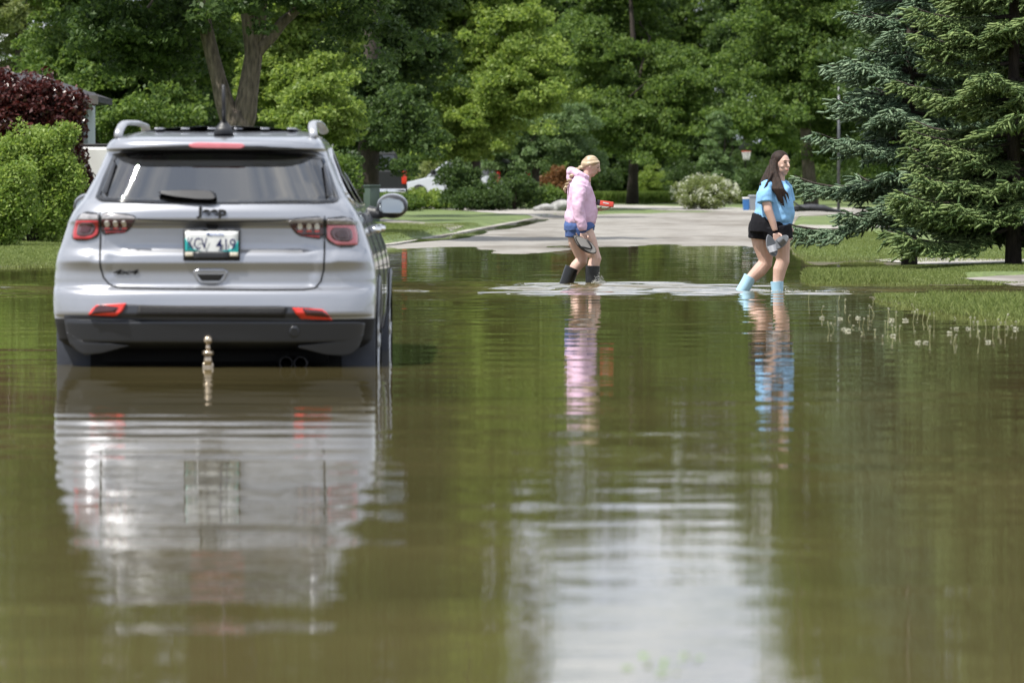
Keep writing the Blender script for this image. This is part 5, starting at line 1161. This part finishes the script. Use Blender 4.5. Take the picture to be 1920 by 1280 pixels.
def boot(P, Rd, mat, e, toe):
    m = MB(); n = 20; P = [Vector(p) for p in P]; m.tube(P, Rd, n, caps=False); q = len(P)
    ax = (P[0] - P[1]).normalized(); m.tube([P[0], P[0] + ax * .001, P[0] - ax * .06], [Rd[0], Rd[0] * .90, Rd[0] * .84], n, caps=False)
    m.tube([P[-1] + Vector((0, 0, .02)), P[-1] + toe * .5 - Vector((0, 0, .04)), P[-1] + toe - Vector((0, 0, .06))], [Rd[-1], Rd[-1] * .9, Rd[-1] * .55], 14)
    return m.build('boot', mat, e)
boot([k(1111, 498, -.085), k(1110.5, 510, -.085), k(1110.5, 522, -.085), k(1110, 534, -.085), k(1110, 552, -.085)], [.080, .078, .074, .074, .064], m_boot, e, Vector((.16, 0, 0)))
boot([k(1073.5, 502, .085), k(1070, 510, .085), k(1066, 521, .085), k(1061, 534, .085), k(1056, 548, .085)], [.080, .078, .075, .072, .062], m_boot, e, Vector((.13, 0, -.06)))
# what she carries
m_rbox = PM('red_card', (.62, .07, .05), .5, var=.06); m_dk = PM('dark_card', (.03, .02, .035), .5, var=.2)
p = Vector((bx, by, 0)) + k(1135, 382, .06)
bxo = empty('red_box', p, 0, 'flat red box with white lettering held out in front of the woman in pink', 'box'); bxo.rotation_euler = (R(-2), R(7), R(-4)); bxo.scale = (.92, .92, .82)
m = MB(); m.box((.02, 0, 0), (.155, .20, .066), bev=.003); m.build('lid', m_rbox, bxo); m = MB(); m.box((-.078, 0, .002), (.040, .202, .068), bev=.003); m.build('end_flap', m_dk, bxo)
m = MB(); rg = random.Random(4)
for i, hh in enumerate((.016, .022, .015, .017, .020, .015, .018, .014)): m.box((-.020 + i * .0088, -.1015, .008 - .0006 * i), (.0066, .002, hh), bev=0)
m.build('lettering', m_pwhite, bxo, False)
m_fbed = PM('grey_foam', (.22, .21, .20), .7, var=.12, bump=.001, bscale=80); m_fedge = PM('black_foam', (.014, .014, .016), .6, var=.2)
def ff(e):
    sole(e, m_fbed, m_fedge, .27, .050, .024); m = MB(); 
    for sg in (-1, 1): m.tube([(.075, 0, .026), (.05, sg * .022, .040), (.0, sg * .042, .036), (-.035, sg * .050, .018)], [(.006, .003), (.009, .003), (.010, .003), (.009, .003)], 6)
    m.build('strap', m_fedge, e)
p = Vector((bx, by, 0)) + k(1097, 459, -.30); sandal('flip_flop', 'grey flip-flop with black straps held nearest the camera by the woman in pink', 'flip-flop', p, (R(72), R(38), 0), ff)
p = Vector((bx, by, 0)) + k(1092, 457, -.255); sandal('flip_flop', 'darker flip-flop behind the first one in the hand of the woman in pink', 'flip-flop', p, (R(80), R(42), 0), ff)

# ---- woman in the blue T-shirt, three quarter view to the right
s = 187.0; bx2, by2 = (1440 - 960) / s, 48.5; k = K(1440, 546, s, by2)
e = empty('person', (bx2, by2, 0), 0, 'woman with long dark hair in a light blue T-shirt, black shorts and pale blue boots', 'person')
fw = Vector((.66, -.75, -.04)).normalized(); upv = Vector((.02, 0, 1)).normalized(); rt = Vector((.75, .66, 0)).normalized(); hc = k(1465, 305)
B = MB(); Q = Matrix.Rotation(R(-48.6), 3, 'Z')
B.ball(hc, (.090, .074, .100), 20, 14, Q); B.ball(hc + fw * .028 - upv * .062, (.058, .056, .060), 16, 12, Q); B.ball(hc + fw * .050 - upv * .108, (.024, .028, .020), 12, 8, Q)
B.ball(hc + fw * .075 + upv * .024, (.018, .05, .010), 10, 8, Q); B.tube([hc + fw * .084 + upv * .012, hc + fw * .098 - upv * .012, hc + fw * .110 - upv * .030, hc + fw * .092 - upv * .040], [.009, .011, .013, .008], 8); B.ball(hc + fw * .076 - upv * .066, (.016, .024, .010), 10, 8, Q)
for sg in (-1, 1): B.ball(hc + fw * .055 - upv * .035 + rt * .040 * sg, (.022, .022, .020), 10, 8)
B.tube([k(1460, 345), k(1462, 330), hc - upv * .04], [.06, .052, .05], 14)
B.tube([k(1452, 348), k(1451, 375), k(1448, 405), k(1444, 420), k(1443, 432)], [(.17, .12), (.16, .14), (.16, .15), (.17, .16), (.15, .15)], 16)
for dy, P, Rd in ((-.09, [(1457, 432), (1463, 455), (1466, 478), (1467, 489), (1461, 505), (1457, 535)], [.118, .098, .075, .069, .068, .048]), (.09, [(1428, 432), (1431, 458), (1436, 482), (1436, 494), (1425, 507), (1404, 527)], [.118, .104, .079, .073, .072, .050])):
    B.tube([k(a, b, dy) for a, b in P], Rd, 14)
B.tube([k(1433, 358, -.18), k(1434, 374, -.225), k(1438, 394, -.25), k(1446, 415, -.25), k(1451, 432, -.25)], [.044, .048, .045, .037, .027], 12)
B.tube([k(1476, 352, .15), k(1480, 385, .20), k(1478, 420, .16)], [.056, .045, .030], 12)
hand(B, k(1451.5, 434, -.25), (.22, 0, -1), (1, 0, 0), (.2, -1, 0), curl=1.2); hand(B, k(1478, 422, .16), (.1, 0, -1), (1, 0, 0), (0, -1, 0), curl=.5)
B.remesh('body', m_skin2, e, .0062, 3)
eyes(e, hc, fw, rt, upv, r=.010, dist=.083)
m = MB(); m.tube([hc + fw * .088 - upv * .068 - rt * .022, hc + fw * .095 - upv * .070, hc + fw * .088 - upv * .067 + rt * .022], .0045, 6); m.build('lips', m_lip, e)
Hm = MB(); Hm.ball(hc - fw * .024 + upv * .032, (.093, .092, .090), 24, 16, Q); Hm.ball(hc - fw * .065 - upv * .03, (.070, .085, .10), 20, 14, Q)
lk = Vector((0, -1, 0))
for j, (a, b, c, d_, dz) in enumerate([(1448, 1447, 1452, 1460, 2), (1450, 1451, 1457, 1466, 5), (1452, 1455, 1462, 1471, 0), (1453, 1458, 1465, 1475, -6), (1446, 1443, 1448, 1455, -5), (1449, 1449, 1454, 1463, 2)]):
    Hm.tube([k(a, 300, -.04), k(a - 1, 318, -.085), k(b, 335, -.13), k(c, 355, -.215), k(d_ - 1, 370 + dz, -.215), k(d_ + 3, 384 + dz, -.21)], [(.020, .024), (.022, .024), (.020, .021), (.017, .018), (.011, .011), (.003, .003)], 10)
for j in range(3): Hm.tube([k(1448 - 2 * j, 312, .0), k(1442 - 3 * j, 326, -.06), k(1434 - 3 * j, 338, -.13), k(1428 - 2.5 * j, 347, -.19)], [.028, .024, .018, .010], 8)
for j in range(2): Hm.tube([k(1446, 325 + 4 * j, -.12), k(1440, 336 + 4 * j, -.19), k(1433, 348 + 6 * j, -.235), k(1427, 358 + 4 * j, -.255)], [.016, .012, .008, .004], 8)
Hm.remesh('hair', m_brown, e, .006, 2)
C_ = MB()
C_.tube([k(1463, 334, -.01), k(1458, 341), k(1454, 350), k(1451, 364), k(1452, 380), k(1453, 396), k(1449, 409), k(1445, 420)], [(.075, .070), (.130, .110), (.180, .140), (.190, .170), (.195, .190), (.200, .198), (.200, .198), (.185, .185)], 24)
C_.ball(k(1467, 425, -.02), (.085, .16, .075), 20, 14); C_.ball(k(1466, 410, -.02), (.100, .17, .105), 20, 14); C_.ball(k(1470, 388, -.02), (.095, .15, .12), 20, 14); C_.ball(k(1467, 362, -.02), (.085, .15, .10), 18, 12)
C_.tube([k(1444, 345, -.08), k(1435, 351, -.16), k(1432, 364, -.205), k(1432.5, 380, -.225)], [.062, .074, .076, .082], 16)
C_.tube([k(1468, 345, .10), k(1476, 352, .15), k(1478, 366, .18), k(1480, 378, .19)], [.060, .066, .068, .074], 16)
C_.remesh('t_shirt', m_bluef, e, .009, 4, .034, .13)
Sh = MB(); Sh.tube([k(1446, 404), k(1444, 418), k(1443, 436)], [(.185, .19), (.200, .200), (.20, .205)], 20)
Sh.tube([k(1434, 418, .07), k(1432, 432, .08), k(1430, 449, .08)], [(.15, .15), (.165, .155), (.15, .142)], 16); Sh.tube([k(1456, 424, -.09), k(1461, 450, -.09)], [(.16, .15), (.155, .140)], 16)
Sh.remesh('shorts', m_ksh, e, .008, 2, .01, .08)
boot([k(1456, 527.5, -.09), k(1456.5, 536, -.09), k(1457, 547, -.09), k(1457, 562, -.09)], [.066, .062, .058, .055], m_bboot, e, Vector((.15, -.05, 0)))
boot([k(1408, 519, .09), k(1404, 526, .09), k(1399, 535, .09), k(1390, 549, .09)], [.068, .064, .064, .060], m_bboot, e, Vector((.05, 0, -.10)))
m_slide = PM('grey_slide', (.20, .21, .235), .6, var=.08, bump=.001, bscale=60); m_slide2 = PM('grey_slide_bed', (.09, .10, .115), .6, var=.1)
def sl_(e):
    sole(e, m_slide2, m_slide, .255, .052, .030); m = MB(); P = [(t, .03 + .045 * math.sin(math.pi * (t + .056) / .112)) for t in np.linspace(-.056, .056, 13)]
    V = []; 
    for y, z in P: V += [(-.005, y, z), (.070, y * .92, z * .94)]
    n = len(V); V += [(x, y * .9, z - .010) for x, y, z in V]
    m.add(V, [(2 * i, 2 * i + 1, 2 * i + 3, 2 * i + 2) for i in range(12)] + [(n + 2 * i, n + 2 * i + 2, n + 2 * i + 3, n + 2 * i + 1) for i in range(12)] + [(2 * i + q, 2 * i + 2 + q, n + 2 * i + 2 + q, n + 2 * i + q) for i in range(12) for q in (0, 1)]); m.build('strap', m_slide, e)
p = Vector((bx2, by2, 0)) + k(1443, 460, -.30); sandal('slide_sandal', 'grey slide sandal hanging left in the hand of the woman in blue', 'sandal', p, (R(78), R(72), 0), sl_).scale = (.88, .88, .88)
p = Vector((bx2, by2, 0)) + k(1459, 456, -.30); sandal('slide_sandal', 'grey slide sandal tilted to the right in the hand of the woman in blue', 'sandal', p, (R(70), R(-40), 0), sl_).scale = (.85, .85, .85)
# a sprig of green leaves drifting near the camera
lf = np.random.default_rng(8); C = lf.normal(size=(9, 3)) * np.array([.050, .10, .002]) + np.array([0, 0, .006]); V, Fc = leafquads(lf, C, .04, 9.0, .45)
o = npmesh('floating_leaf', V, Fc, leafmat('fresh_leaf', (.14, .27, .04), (.25, .40, .10), trans=.2)); o.location = (.33, 10.25, 0); tag(o, 'bright green leaves floating on the near water at the bottom centre', 'leaf', kind='stuff')
# churned water around the boots
rg = np.random.default_rng(9); m_spl = PM('splash_water', (.50, .50, .46), .08, var=.2, spec=.6); V = []; 
def splash(name, c, n, sx_, sy_, hz, lab):
    m = MB()
    for _ in range(n):
        x, y = rg.normal() * sx_, rg.normal() * sy_; z = abs(rg.normal()) * hz * math.exp(-(x / sx_) ** 2); r_ = rg.uniform(.0012, .0045); m.ball((c[0] + x, c[1] + y, max(z, .001)), (r_ * 1.6, r_, r_ * .8), 6, 4)
    return tag(m.build(name, m_spl), lab, 'water', kind='stuff')
splash('splash', (bx + (1122 - 1092) / 174, by - .15, 0), 700, .070, .10, .05, 'water splashing up in front of the black boots')
splash('splash', (bx + (1100 - 1092) / 174, by - .25, 0), 260, .35, .3, .010, 'droplets on the churned water')
splash('splash', (bx2 + (1470 - 1440) / 187, by2 - .15, 0), 420, .30, .2, .010, 'bubbly water around the pale blue boots')
print('objects', len(bpy.data.objects))
